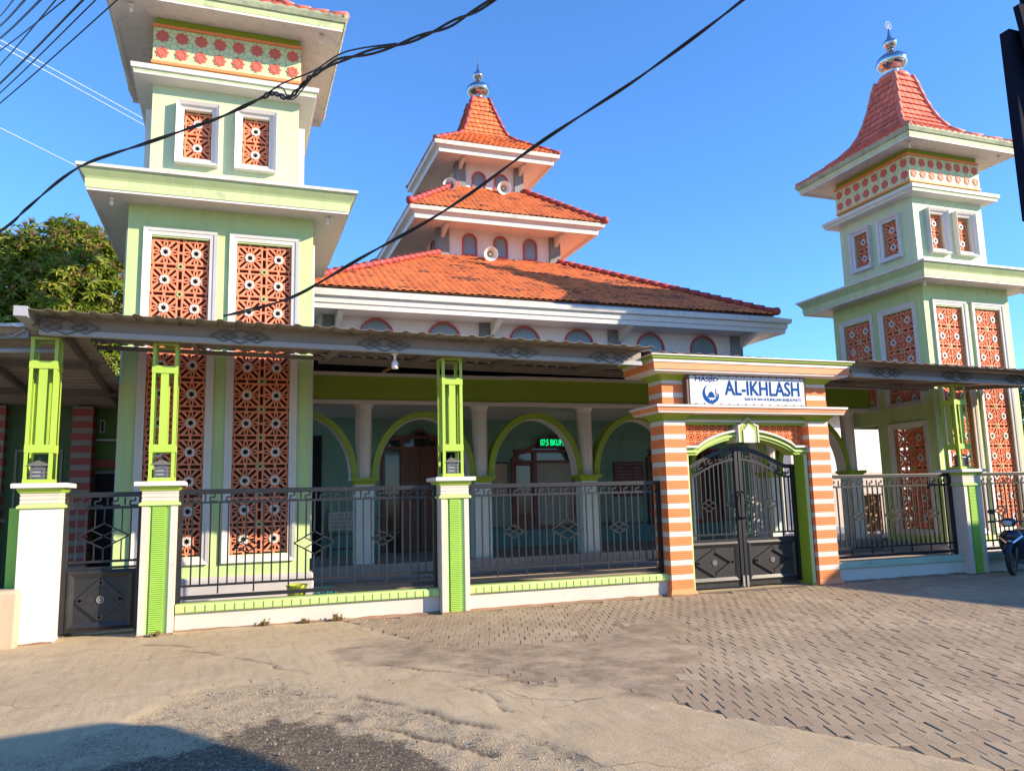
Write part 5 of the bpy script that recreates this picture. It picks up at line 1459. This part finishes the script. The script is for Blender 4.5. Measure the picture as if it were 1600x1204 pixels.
cx_, cz_, rr = sf(0.172), sv(0.64), 0.162
pts = []
for i in range(25):
    a = R(100)+R(250)*i/24; pts.append((cx_+rr*math.cos(a), cz_+rr*math.sin(a)))
for i in range(25):
    a = R(345)-R(240)*i/24; pts.append((cx_+0.022+0.132*math.cos(a), cz_+0.04+0.132*math.sin(a)))
G().add([(x, yt, z) for x, z in pts], [(i, i+1, 48-i, 49-i) for i in range(24)]).obj('crescent', BLUEP, sn)
dm = [(cx_-0.065+0.0, cz_-0.06), (cx_+0.075, cz_-0.06), (cx_+0.075, cz_-0.035)]+[(cx_+0.005+0.06*math.cos(a), cz_-0.035+0.075*math.sin(a)) for a in [math.pi*i/10 for i in range(11)]]+[(cx_-0.065, cz_-0.035)]
G().add([(x, yt-0.001, z) for x, z in dm], [tuple(range(len(dm)))]).obj('dome_emblem', BLUEP, sn)
g = G()
for dx, h in ((0.10, 0.15), (0.135, 0.08)):
    g.add([(cx_+dx-0.009, yt-0.001, cz_-0.08), (cx_+dx+0.009, yt-0.001, cz_-0.08), (cx_+dx+0.009, yt-0.001, cz_-0.08+h), (cx_+dx, yt-0.001, cz_-0.05+h), (cx_+dx-0.009, yt-0.001, cz_-0.08+h)], [(0,1,2,3,4)]).obj('minaret_emblem', BLUEP, sn); g = G()
g.add([(cx_+0.003, yt-0.001, cz_+0.03), (cx_+0.008, yt-0.001, cz_+0.03), (cx_+0.008, yt-0.001, cz_+0.075), (cx_+0.003, yt-0.001, cz_+0.075)], [(0,1,2,3)]).obj('spire_emblem', BLUEP, sn)
for dx in (-0.02, 0.025):
    n = 8; G().add([(cx_+dx+0.012*math.cos(2*math.pi*i/n), yt-0.002, cz_-0.10+0.009*math.sin(2*math.pi*i/n)) for i in range(n)], [tuple(range(n))]).obj('window_emblem', SIGNW, sn)
sk_me = G().box(-0.008, 0.008, -0.006, 0, -0.02, 0.02).mesh('lacing', BROWNF)
for i in range(14):
    for z in (sz0+0.004, sz1-0.004): inst(sk_me, 'lacing', sn, loc=Vector((sx0+0.12+i*0.162, syf-0.001, z))-ORG[sn.name])
for i in range(5): G().tube([(sx0-0.02+0.012*i, syf+0.01+0.02*(4-i), sz0), (sx0-0.012+0.010*i+0.008*(i % 2), syf+0.004+0.018*(4-i), (sz0+sz1)/2), (sx0-0.02+0.012*i, syf+0.01+0.02*(4-i), sz1)], 0.006, 5).obj('cord', POSTER, sn)

# ------------------------------------------------------------------ things in the yard
bn = empty('plastic_tub', (1.05, 13.4, 0.03), 'yellow green plastic tub on the yard floor at the corner of the near minaret', 'tub')
G().lathe([(0.13,0),(0.16,0.22),(0.175,0.26),(0.165,0.26),(0.15,0.22),(0.12,0.02)], (1.02,13.45,0.03), 18).obj('tub', YGREEN, bn, smooth=True)
bk = empty('plastic_basket', (1.45, 13.3, 0.03), 'low teal plastic basket on the yard floor beside the yellow green tub', 'basket')
g = G()
for z in (0.0, 0.09, 0.17): g.ring([(1.27,13.15),(1.62,13.15),(1.62,13.45),(1.27,13.45)], [(1.285,13.165),(1.605,13.165),(1.605,13.435),(1.285,13.435)], 0.03+z, 0.055+z, ax='z')
g.obj('rim', TEALP, bk)
for i in range(6):
    G().box(1.27+i*0.067, 1.285+i*0.067, 13.15, 13.163, 0.03, 0.22).obj('slat', TEALP, bk)
G().box(1.28, 1.61, 13.16, 13.44, 0.03, 0.04).obj('bottom', TEALP, bk)
blk = empty('concrete_block', (-2.75, 10.9, 0), 'weathered beige concrete block at the left edge in front of the first post', 'concrete block')
G().rect_loft([(-3.3,-2.36,10.85,11.2,-0.05),(-3.3,-2.355,10.86,11.2,0.62),(-3.29,-2.37,10.88,11.2,0.66)], capt=True).obj('block', CONCB, blk, bevel=0.02)
ls = empty('left_wall', (-4.5, 11.3, 0), 'white side wall with green strip left of the first post', 'wall')
G().box(-7.0, -2.62, 11.24, 11.40, 0, 0.55).obj('wall', paint('bluish_white_wall', (0.6,0.62,0.64),0.6), ls)
G().box(-2.60, -2.44, 11.32, 11.44, 0, 1.62).obj('green_strip', LIME_RIB, ls)
lr = empty('side_railing', (-4.6, 11.32, 0.55), 'grey ornamental railing at the left edge behind the concrete block', 'railing')
for i in range(22): G().box(-6.6+i*0.18, -6.58+i*0.18, 11.31, 11.33, 0.55, 1.45).obj('bar', BLACKM, lr)
for z in (0.62, 1.45): G().box(-6.8, -2.63, 11.305, 11.335, z, z+0.04).obj('rail', BLACKM, lr)
# annex building at the left
ax = empty('annex_building', (-4, 18, 0), 'dark green annex with red and grey striped pillars under the side roof', 'building')
AY = 16.6
G().box(-9, -1.8, AY+0.5, AY+0.7, 0, 4.0).obj('wall', MIDGREEN, ax)
G().box(-3.95, -2.86, AY+0.10, AY+0.49, 0, 3.6).obj('wall', DKGREEN, ax)
for x0, x1 in ((-2.86, -2.52), (-4.35, -3.95)):
    G().box(x0, x1, AY-0.1, AY+0.3, 0, 3.5).obj('pillar', STRIPG, ax)
    for i in range(15): G().box(x0-0.008, x1+0.008, AY-0.108, AY+0.308, 0.1+i*0.23, 0.23+i*0.23).obj('red_course', STRIPR, ax)
G().box(-2.50, -1.85, AY+0.40, AY+0.49, 0.02, 2.25).obj('door', SHADE_BLACK, ax)  # black slab painted as the shade in the door opening
G().box(-2.52, -1.85, AY+0.38, AY+0.49, 2.25, 2.30).obj('trim', STRIPG, ax)
G().box(-2.52, -1.85, AY+0.38, AY+0.49, 2.36, 2.52).obj('trim', STRIPR, ax)
G().box(-2.52, -1.85, AY+0.36, AY+0.49, 2.88, 2.92).obj('trim', PAPER, ax)
for x in (-2.55+0.12, -2.12):
    f = G().box(x-0.045, x+0.045, AY+0.46, AY+0.499, 3.05, 3.3).obj('vent', PAPER, ax)
    G().box(x-0.02, x+0.02, AY+0.455, AY+0.4595, 3.08, 3.27).obj('slot', SHADE_BLACK, f)
for (a, b, c, d) in ((-3.80,-3.02,0.3,2.7),(-3.62,-3.2,0.5,2.2)):
    G().ring([(a,c),(b,c),(b,d),(a,d)], [(a+0.04,c+0.04),(b-0.04,c+0.04),(b-0.04,d-0.04),(a+0.04,d-0.04)], AY+0.07, AY+0.10).obj('door_frame', paint('grey_green_trim', (0.2,0.24,0.16),0.6), ax)
# white house behind at the right
wb = empty('white_house', (27, 27, 0), 'white house wall glimpsed between the verandah and the far minaret', 'house')
G().box(22.0, 34.0, 27.0, 32.0, 0, 4.6).obj('wall', WHITE, wb)
G().prism([(26.6,4.5),(32.4,4.5),(29.5,6.2)], 21.5, 34.5, ax='x').obj('roof', TILE, wb)
G().box(22.0, 34.0, 26.93, 26.99, 0, 2.3).obj('plinth', paint('beige_plinth', (0.42,0.36,0.31),0.7), wb)

# ------------------------------------------------------------------ trees and weeds
def tree(name, label, base, lumps, trunk_h, nleaf, lsz, mat, flowers=0, seed=1, group=None, rad=0.28):
    t = empty(name, base, label, 'tree', group)
    rg = random.Random(seed)
    bx, by, bz = base
    top = Vector((sum(l[0] for l in lumps)/len(lumps), sum(l[1] for l in lumps)/len(lumps), trunk_h))
    G().tube([(bx,by,bz-0.1),(bx+0.1,by,bz+trunk_h*0.4),(bx*0.5+top.x*0.5,by*0.5+top.y*0.5,bz+trunk_h*0.8),tuple(top)], [rad,rad*0.8,rad*0.65,rad*0.5], 10).obj('trunk', BARK, t, smooth=True)
    for lx, ly, lz, r in lumps:
        G().tube([tuple(top-Vector((0,0,0.5))), ((lx+top.x)/2+rg.uniform(-.3,.3), (ly+top.y)/2, (lz+top.z)/2), (lx,ly,lz)], [rad*0.4, rad*0.25, rad*0.1], 7).obj('limb', BARK, t, smooth=True)
    tot = sum(l[3]**2 for l in lumps)
    vs = []; fs = []; fv = []; ff = []
    def leaf(vs, fs, c, d, n, L, W):
        s_ = d.cross(n)
        if s_.length < 1e-4: return
        s_.normalize(); b = len(vs)
        mid = c+d*L*0.5+n*L*0.06
        vs += [tuple(c), tuple(mid+s_*W), tuple(c+d*L-n*L*0.12), tuple(mid-s_*W)]
        fs.append((b, b+1, b+2, b+3))
    for lx, ly, lz, r in lumps:
        k = int(nleaf*r*r/tot/7)
        for i in range(k):
            z = rg.uniform(-0.75, 1); a = rg.uniform(0, 2*math.pi); q = math.sqrt(1-z*z)
            nrm = Vector((q*math.cos(a), q*math.sin(a), z))
            bump = 1+0.22*(mnoise.noise(nrm*2.6+Vector((lx,ly,lz)))+0.6*mnoise.noise(nrm*6.5+Vector((ly,lz,lx))))
            c = Vector((lx,ly,lz))+nrm*r*bump*rg.uniform(0.72, 1.0)**0.6
            up_ = (nrm*0.7+Vector((rg.gauss(0,.4), rg.gauss(0,.4), 0.5))).normalized()
            t1 = up_.orthogonal().normalized(); t2 = up_.cross(t1)
            for j in range(7):
                an = 2*math.pi*j/7+rg.uniform(-.3,.3)
                d = (t1*math.cos(an)+t2*math.sin(an)+up_*rg.uniform(-0.25, 0.55)).normalized()
                leaf(vs, fs, c, d, up_, lsz*rg.uniform(0.7,1.25), lsz*0.15)
            if flowers and rg.random() < flowers and z > -0.2:
                for j in range(9):
                    d = (up_*1.3+Vector((rg.gauss(0,.5),rg.gauss(0,.5),rg.gauss(0,.3)))).normalized()
                    leaf(fv, ff, c+up_*0.05, d, t1, lsz*rg.uniform(0.6,1.2), lsz*0.10)
    off = Vector(base)
    g = G(); g.v = vs; g.f = fs; g.m = [0]*len(fs); g.obj('crown', mat, t)
    if fv: g = G(); g.v = fv; g.f = ff; g.m = [0]*len(ff); g.obj('blossom', FLOWER, t)
    return t
tree('mango_tree', 'large round mango tree with tan blossom behind the left minaret', (-4.6, 23.5, 0),
     [(-4.3,23.0,6.9,2.15),(-6.2,23.3,7.0,1.75),(-2.8,23.6,6.2,1.6),(-5.2,22.4,5.4,1.7),(-3.4,22.6,4.8,1.5),(-7.2,23.5,5.6,1.8),(-4.6,24.5,6.0,2.0),(-4.0,22.4,7.9,1.05),(-5.4,22.6,7.7,1.0)], 3.6, 52000, 0.22, LEAF, 0.26, 4)
tree('leafy_tree', 'dark green tree glimpsed at the right edge behind the far minaret', (41, 31, 0),
     [(40.5,31,4.2,2.3),(42.5,31,5.2,2.2),(41.2,30,2.6,1.9),(43.5,31,3.2,2.2)], 2.5, 14000, 0.30, LEAFD, 0, 9)
def weed(x, y, s_, label, seed):
    w = empty('weed', (x, y, 0), label, 'weed', 'weeds at the foot of the low wall')
    rg = random.Random(seed); g = G()
    for i in range(26):
        a = rg.uniform(0, 2*math.pi); tilt = rg.uniform(0.2, 1.1); L = s_*rg.uniform(0.5, 1)
        d = Vector((math.cos(a)*math.sin(tilt), -abs(math.sin(a))*math.sin(tilt)*0.7, math.cos(tilt)))
        p = Vector((x+rg.gauss(0,s_*0.25), y-0.02, 0.0)); q = p+d*L; sd = d.cross(Vector((0,1,0))).normalized()*0.006
        g.add([p-sd, p+sd, q], [(0,1,2)])
        for k in range(3):
            c = p+d*L*rg.uniform(0.4,1); e = Vector((rg.gauss(0,1),rg.gauss(0,1),rg.gauss(0,1))).normalized()*0.02; e2 = e.orthogonal()*0.5
            g.add([c-e, c+e2, c+e, c-e2], [(0,1,2,3)])
    g.obj('stems', WEED, w)
weed(0.42, 11.17, 0.11, 'dry weed tuft at the wall foot, nearest the ribbed post', 1)
weed(0.95, 11.17, 0.08, 'small dry weed tuft, second along the wall foot', 2)
weed(1.38, 11.15, 0.14, 'largest dry weed tuft at the wall foot', 3)
weed(-0.87, 11.0, 0.07, 'tiny green weed at the foot of the ribbed post', 4)
def soil_strip(x0, x1, y, seed):
    rg = random.Random(seed); n = int((x1-x0)/0.05); vs = []; fs = []
    for i in range(n+1):
        x = x0+(x1-x0)*i/n; w = 0.05+0.11*mnoise.noise(Vector((x*1.3, seed, 0)))**2*3+0.03*mnoise.noise(Vector((x*7, 3, seed))); h = 0.02+0.02*mnoise.noise(Vector((x*4, 0, seed)))
        w = max(0.02, w)
        vs += [(x, y, h), (x, y-w*0.5, h*0.7), (x, y-w, -0.012)]
    for i in range(n):
        b = i*3; fs += [(b, b+1, b+4, b+3), (b+1, b+2, b+5, b+4)]
    o = G().add(vs, fs).obj('soil', paint('reddish_soil', (0.27, 0.165, 0.095), 0.95, 0.3, 0.2, (0.12,0.08,0.05), bump=0.6), smooth=True); o['kind'] = 'stuff'
soil_strip(-0.66, 2.83, 11.222, 1); soil_strip(2.82, 3.26, 11.052, 7); soil_strip(-1.1, -0.66, 11.052, 8); soil_strip(-2.45, -2.0, 11.052, 9); soil_strip(6.52, 7.04, 11.03, 10); soil_strip(9.40, 9.95, 11.03, 12); soil_strip(3.25, 6.5, 11.222, 2); soil_strip(9.95, 12.86, 11.222, 4)
# pebbles scattered on the broken concrete
g = G(); rg = random.Random(11)
def pebble(x, y, r, z=0.0):
    pts = [(math.cos(a)*r*rg.uniform(.7,1.1), math.sin(a)*r*rg.uniform(.7,1.1)) for a in [2*math.pi*i/6 for i in range(6)]]
    g.add([(x+a, y+b, z-0.01) for a, b in pts]+[(x+a*.55, y+b*.55, z+r*rg.uniform(.15,.4)) for a, b in pts], [(6,7,8,9,10,11)]+[(i, (i+1) % 6, 6+(i+1) % 6, 6+i) for i in range(6)])
for i in range(900):
    x = rg.uniform(-1.2, 2.1); y = rg.uniform(3.6, 7.6)
    pebble(x, y, abs(rg.gauss(0, 0.004))+0.0025, -0.012 if x < 1.2 else -0.004)
for i in range(240): pebble(rg.uniform(-2, 10), rg.uniform(4, 11), abs(rg.gauss(0, 0.004))+0.003)
for i in range(60): pebble(rg.gauss(0.3, 0.5), rg.gauss(7.4, 0.25), abs(rg.gauss(0, 0.007))+0.004)
o = g.obj('gravel', paint('gravel_stone', (0.25,0.20,0.155),0.9,0.35)); o['kind'] = 'stuff'

# ------------------------------------------------------------------ cables
def cable(pts, r, label, strands=1, mat=CABLE, tw=0.02, seed=0, group='overhead cables', sag=0):
    p0 = pts[len(pts)//2]
    c = empty('overhead_cable', pts[0], label, 'cable', group)
    P = [Vector(p) for p in pts]
    # resample smoothly
    out = []
    for i in range(len(P)-1):
        a, b, c_, d = P[max(i-1,0)], P[i], P[i+1], P[min(i+2, len(P)-1)]
        for k in range(8):
            t = k/8; out.append(0.5*((2*b)+(c_-a)*t+(2*a-5*b+4*c_-d)*t*t+(3*b-a-3*c_+d)*t**3))
    out.append(P[-1])
    rg = random.Random(seed)
    for s_ in range(strands):
        ph = s_*2*math.pi/strands; q = []
        for i, p in enumerate(out):
            an = ph+i*0.55; w = tw*(0.6+0.6*abs(math.sin(i*0.23+s_)))
            q.append(p+Vector((0.3*math.cos(an)*w, math.cos(an)*w, math.sin(an)*w)) if strands > 1 else p)
        G().tube(q, r, 6).obj('strand', mat, c)
    return c
cable([(-5.5,15.5,5.0),(-3.47,13.5,5.84),(-3.01,13.0,6.08),(-2.18,12.0,6.40),(-1.16,11.0,6.47),(-0.3,10.2,6.54),(0.23,9.6,6.60)], 0.013, 'thin twisted black cable passing in front of the near minaret to the knotted loop', 2, tw=0.012)
cable([(0.23,9.6,6.60),(0.33,9.5,6.62),(0.40,9.38,6.56),(0.50,9.25,6.46),(0.58,9.15,6.47),(0.70,9.0,6.56),(0.79,8.9,6.61),(1.04,8.5,6.61),(1.59,7.9,6.55),(2.03,7.4,6.56),(2.37,6.8,6.55),(2.95,6.0,6.66),(4.3,4.2,7.1)], 0.014, 'thick twisted black cable bundle running from the knotted loop to the top edge', 2, tw=0.020, seed=2)
cable([(0.23,9.6,6.60),(0.36,9.45,6.655),(0.45,9.32,6.62),(0.53,9.2,6.43),(0.60,9.12,6.41),(0.72,8.98,6.53),(0.80,8.88,6.60),(1.04,8.5,6.60)], 0.008, 'thin black strand hanging lowest in the cable loop', 1, seed=5)
cable([(0.23,9.6,6.60),(0.45,9.3,6.66),(0.79,8.9,6.665),(1.1,8.45,6.70),(1.59,7.9,6.57)], 0.009, 'short black strand bridging over the dangling cable loop', 1, seed=3)
cable([(-0.16,10.40,3.98),(0.66,10.3,4.25),(1.46,9.8,4.68),(2.47,9.1,5.21),(3.47,8.3,5.89),(4.37,7.5,6.42),(5.23,6.6,7.01),(6.2,5.7,7.8)], 0.012, 'black twisted cable rising from the canopy edge across the mosque roof to upper right', 2, tw=0.012, seed=4)
BUN = [((-3.25,12,8.19),(-2.09,9,7.05)),((-3.24,12,8.01),(-1.86,9,7.1)),((-3.22,12,7.8),(-1.94,9,7.09)),((-3.21,12,7.52),(-1.68,9,7.14)),((-3.2,12,7.38),(-1.56,9,7.16)),((-3.27,12,8.53),(-2.34,9,7.0)),((-3.26,12,8.38),(-2.23,9,7.03)),((-3.19,12,7.23),(-1.32,9,7.24))]
BLAB = ['thin cable in the top left corner, %s' % s_ for s_ in ('second from the corner', 'third pair, upper strand', 'third pair, lower strand', 'fourth from the corner', 'next to lowest of the bundle', 'closest to the very corner, steepest', 'just inside the corner one', 'lowest and longest, ending at the near minaret eave')]
for i, (a, b) in enumerate(BUN):
    a = Vector(a); b = Vector(b); d = b-a
    p = [a-d*0.9, a-d*0.3, a+d*0.35-Vector((0,0,0.02)), b, b+d*0.4]
    cable([tuple(x) for x in p], 0.009 if i % 3 else 0.014, BLAB[i], 1, seed=10+i, group='black cables in the top left corner')
PAL = [((-6.48,24,14.55),(-3.29,30,15.45)),((-6.33,24,14.65),(-3.25,30,15.66)),((-6.34,24,12.12),(-5.4,30,13.6))]
for i, (a, b) in enumerate(PAL):
    a = Vector(a); b = Vector(b); d = b-a
    cable([tuple(a-d*0.7), tuple(a), tuple(b), tuple(b+d*0.6)], 0.012, 'pale distant wire left of the near minaret, %s' % ('lower of the top pair', 'upper of the top pair', 'lowest one alone')[i], 1, PALEW, seed=30+i, group='pale distant wires')

# ------------------------------------------------------------------ utility pole at the right edge
up = empty('utility_pole', (14.75, 10.0, 0), 'dark pole with a flat steel box at the upper right corner', 'pole')
G().tube([(14.82,10.0,-0.1),(14.82,10.0,6.0),(14.62,10.0,10.2),(14.58,10.0,12.5)], [0.10,0.09,0.08,0.07], 10).obj('shaft', NAVYM, up, smooth=True)
G().box(14.20, 14.75, 10.08, 10.3, 6.6, 10.5).obj('steel_box', NAVYM, up, bevel=0.02)
G().bar((14.34,9.92,10.9), (14.8,9.92,8.4), 0.22, 0.12).obj('brace', NAVYM, up)

# ------------------------------------------------------------------ motorcycle (local frame: +X forward, wheel line on X)
def motorcycle(loc, rz):
    m = empty('motorcycle', loc, 'dark navy step-through motorcycle parked by the fence at the right edge', 'motorcycle', rz=rz, local=True)
    def wheel(x, name):
        n = 22; r = 0.285
        def tor(rc, rt, seg=22, k=8):
            g = G(); vs = []; fs = []
            for i in range(seg):
                a = 2*math.pi*i/seg
                for j in range(k):
                    b = 2*math.pi*j/k; q = rc+rt*math.cos(b); vs.append((x+q*math.cos(a), rt*0.95*math.sin(b), 0.285+q*math.sin(a)))
            for i in range(seg):
                for j in range(k): fs.append((i*k+j, ((i+1) % seg)*k+j, ((i+1) % seg)*k+(j+1) % k, i*k+(j+1) % k))
            return g.add(vs, fs)
        w = tor(0.24, 0.045).obj(name, RUBBER, m, smooth=True)
        tor(0.197, 0.018).obj('rim', STEELD, w, smooth=True)
        g = G().bar((x, -0.05, 0.285), (x, 0.05, 0.285), 0.06, 0.06, up=(1,0,0))
        g.obj('hub', STEELD, w)
        for i in range(5):
            a = 2*math.pi*i/5; G().bar((x+0.03*math.cos(a), 0, 0.285+0.03*math.sin(a)), (x+0.19*math.cos(a), 0, 0.285+0.19*math.sin(a)), 0.03, 0.02).obj('spoke', STEELD, w)
    wheel(0.0, 'front_wheel'); wheel(-1.24, 'rear_wheel')
    def loft(secs, name, mat, k=10, par=m):
        """sections (x, z, half width, half height, tilt)"""
        g = G(); vs = []
        for x, z, hw, hh in secs:
            for j in range(k):
                a = 2*math.pi*j/k; ca, sa = math.cos(a), math.sin(a)
                vs.append((x, hw*math.copysign(abs(ca)**0.75, ca), z+hh*math.copysign(abs(sa)**0.75, sa)))
        fs = [(i*k+j, i*k+(j+1) % k, (i+1)*k+(j+1) % k, (i+1)*k+j) for i in range(len(secs)-1) for j in range(k)]
        fs += [tuple(range(k))[::-1], tuple((len(secs)-1)*k+j for j in range(k))]
        g.add(vs, fs); return g.obj(name, mat, par, smooth=True)
    # front mudguard and fork
    g = G(); vs = []
    for i in range(11):
        a = R(20+i*13); rr = 0.315
        for w, q in ((-0.065, -0.03), (-0.03, 0.0), (0.03, 0.0), (0.065, -0.03)): vs.append(((rr+q)*math.cos(a), w, 0.285+(rr+q)*math.sin(a)))
    g.add(vs, [(i*4+j, i*4+j+1, i*4+j+5, i*4+j+4) for i in range(10) for j in range(3)]); g.obj('front_mudguard', NAVY, m, smooth=True)
    for s_ in (-1, 1): G().tube([(0,s_*0.075,0.285), (-0.14,s_*0.075,0.62)], 0.022, 8).obj('fork', STEELD, m, smooth=True)
    # leg shield: wide apron curving back
    g = G(); vs = []; rows = [(-0.02,0.78,0.13),(0.02,0.70,0.19),(0.0,0.60,0.22),(-0.05,0.48,0.215),(-0.12,0.36,0.18),(-0.18,0.26,0.12)]
    for x, z, hw in rows:
        for j in range(9):
            t = -1+j/4; vs.append((x-0.15*abs(t)**2.2, hw*t, z+0.02*(1-t*t)))
    b = len(vs); vs += [(x-0.02, y*0.97, z) for x, y, z in vs]
    fs = [(i*9+j, i*9+j+1, i*9+j+10, i*9+j+9) for i in range(5) for j in range(8)]
    fs += [(b+p[3], b+p[2], b+p[1], b+p[0]) for p in fs]
    per = [j for j in range(9)]+[i*9+8 for i in range(1,6)]+[45+j for j in range(7,-1,-1)]+[i*9 for i in range(4,0,-1)]
    fs += [(per[i], b+per[i], b+per[(i+1) % len(per)], per[(i+1) % len(per)]) for i in range(len(per))]
    g.add(vs, fs); g.obj('leg_shield', NAVY, m, smooth=True)
    for s_ in (-1, 1):
        G().bar((0.015, s_*0.02, 0.55), (-0.05, s_*0.20, 0.70), 0.03, 0.012, up=(1,0,0)).obj('silver_trim', CHROME, m)
        loft([(0.03,0.60,0.02,0.012),(0.025,0.60,0.04,0.02),(-0.03,0.60,0.045,0.025)], 'indicator', LAMPP, m and 8) if s_ > 0 else None
    # handlebar cowl with headlamp
    loft([(0.06,0.92,0.05,0.045),(0.03,0.925,0.10,0.07),(-0.05,0.94,0.13,0.08),(-0.13,0.95,0.10,0.06),(-0.17,0.95,0.05,0.03)], 'handlebar_cowl', NAVY)
    loft([(0.075,0.92,0.03,0.025),(0.066,0.92,0.075,0.05),(0.03,0.922,0.085,0.055)], 'headlamp', LAMPP, 12)
    G().tube([(-0.22,-0.34,0.94),(-0.14,-0.20,0.95),(-0.10,0,0.95),(-0.14,0.20,0.95),(-0.22,0.34,0.94)], 0.014, 8).obj('handlebar', STEELD, m, smooth=True)
    for s_ in (-1, 1):
        G().tube([(-0.18,s_*0.25,0.945),(-0.235,s_*0.36,0.935)], 0.021, 8).obj('grip', RUBBER, m, smooth=True)
        G().tube([(-0.12,s_*0.24,0.95),(-0.16,s_*0.36,0.93)], 0.008, 6).obj('brake_lever', STEELD, m)
        G().tube([(-0.16,s_*0.20,0.95),(-0.15,s_*0.26,1.09)], 0.007, 6).obj('mirror_stalk', STEELD, m)
        g = G().lathe([(0.0,-0.012),(0.05,-0.008),(0.055,0.0),(0.05,0.006),(0.0,0.008)], (0,0,0), 14)
        g.v = [(-0.15+z, s_*0.28+x*1.25, 1.12+y*0.8) for x, y, z in g.v]; g.obj('mirror', PLASTB, m, smooth=True)
    # body, seat, tail
    loft([(-0.20,0.40,0.06,0.09),(-0.45,0.42,0.09,0.11),(-0.65,0.52,0.12,0.16),(-0.95,0.60,0.13,0.14),(-1.25,0.68,0.10,0.10),(-1.48,0.74,0.05,0.05)], 'body_panel', NAVY)
    loft([(-0.55,0.70,0.08,0.03),(-0.70,0.735,0.125,0.05),(-1.0,0.75,0.13,0.05),(-1.25,0.79,0.115,0.045),(-1.40,0.80,0.07,0.03)], 'seat', PLASTB)
    loft([(-0.35,0.26,0.05,0.06),(-0.55,0.27,0.11,0.11),(-0.75,0.28,0.08,0.08)], 'engine', STEELD)
    G().tube([(-0.5,-0.10,0.20),(-0.85,-0.14,0.22),(-1.05,-0.15,0.27),(-1.45,-0.16,0.36)], [0.02,0.025,0.05,0.045], 10).obj('exhaust', STEELD, m, smooth=True)
    G().tube([(-1.45,0,0.62),(-1.60,0,0.40)], 0.03, 6).obj('rear_mudguard', PLASTB, m)
    G().tube([(-1.46,-0.08,0.82),(-1.30,-0.12,0.86),(-1.30,0.12,0.86),(-1.46,0.08,0.82)], 0.012, 6).obj('grab_rail', STEELD, m)
    G().tube([(-0.55,0.10,0.2),(-0.60,0.26,0.0)], 0.012, 6).obj('side_stand', STEELD, m)
    for s_ in (-1, 1): G().tube([(-0.5,s_*0.08,0.24),(-0.5,s_*0.24,0.25)], 0.013, 6).obj('footpeg', STEELD, m)
motorcycle((13.14, 10.46, 0), R(180+25))

# ------------------------------------------------------------------ out of view: house and stall added only to cast two ground shadows
hs = empty('shadow_caster_house', (26, 0, 0), 'unseen cream house added right of the square to throw the long shade', 'house')
G().prism([(20.6,4.2),(21.2,-1),(21.2,-9),(34,-9),(34,4.2)], 0, 5.3, ax='z').obj('wall', LOWWALL, hs)
G().prism([(20.1,4.7),(20.75,-1),(20.75,-9.5),(34.5,-9.5),(34.5,4.7)], 5.3, 5.5, ax='z').obj('roof', GREYB, hs)
f = G().box(21.12, 21.2, -3.0, -1.6, 1.0, 2.4).obj('window', WOOD, hs); G().box(21.10, 21.12, -2.9, -1.7, 1.1, 2.3).obj('pane', GLASSD, f)
G().box(21.12, 21.25, -5.0, -4.0, 0, 2.2).obj('door', WOOD, hs)
st = empty('shadow_caster_stall', (7.3, -1, 0), 'unseen grey tarpaulin stall on poles, added to shade the near ground', 'stall')  # added stall, roof outline cut to give the foreground shadow
G().prism([(4.5,0.8),(6.7,1.06),(7.25,1.17),(7.68,1.0),(7.95,0.55),(8.25,0.1),(8.6,-0.6),(9.4,-2.2),(9.0,-3.4),(4.9,-3.2)], 4.05, 4.12, ax='z').obj('tarpaulin', TARP, st)
for x, y in ((5.0,0.2),(7.0,-1.0),(8.5,-2.8),(5.1,-2.9)): G().tube([(x,y,0),(x,y,4.06)], 0.03, 8).obj('pole', STEELD, st)
G().box(5.6, 7.8, -2.2, -1.5, 0, 0.9).obj('counter', WOODL, st)
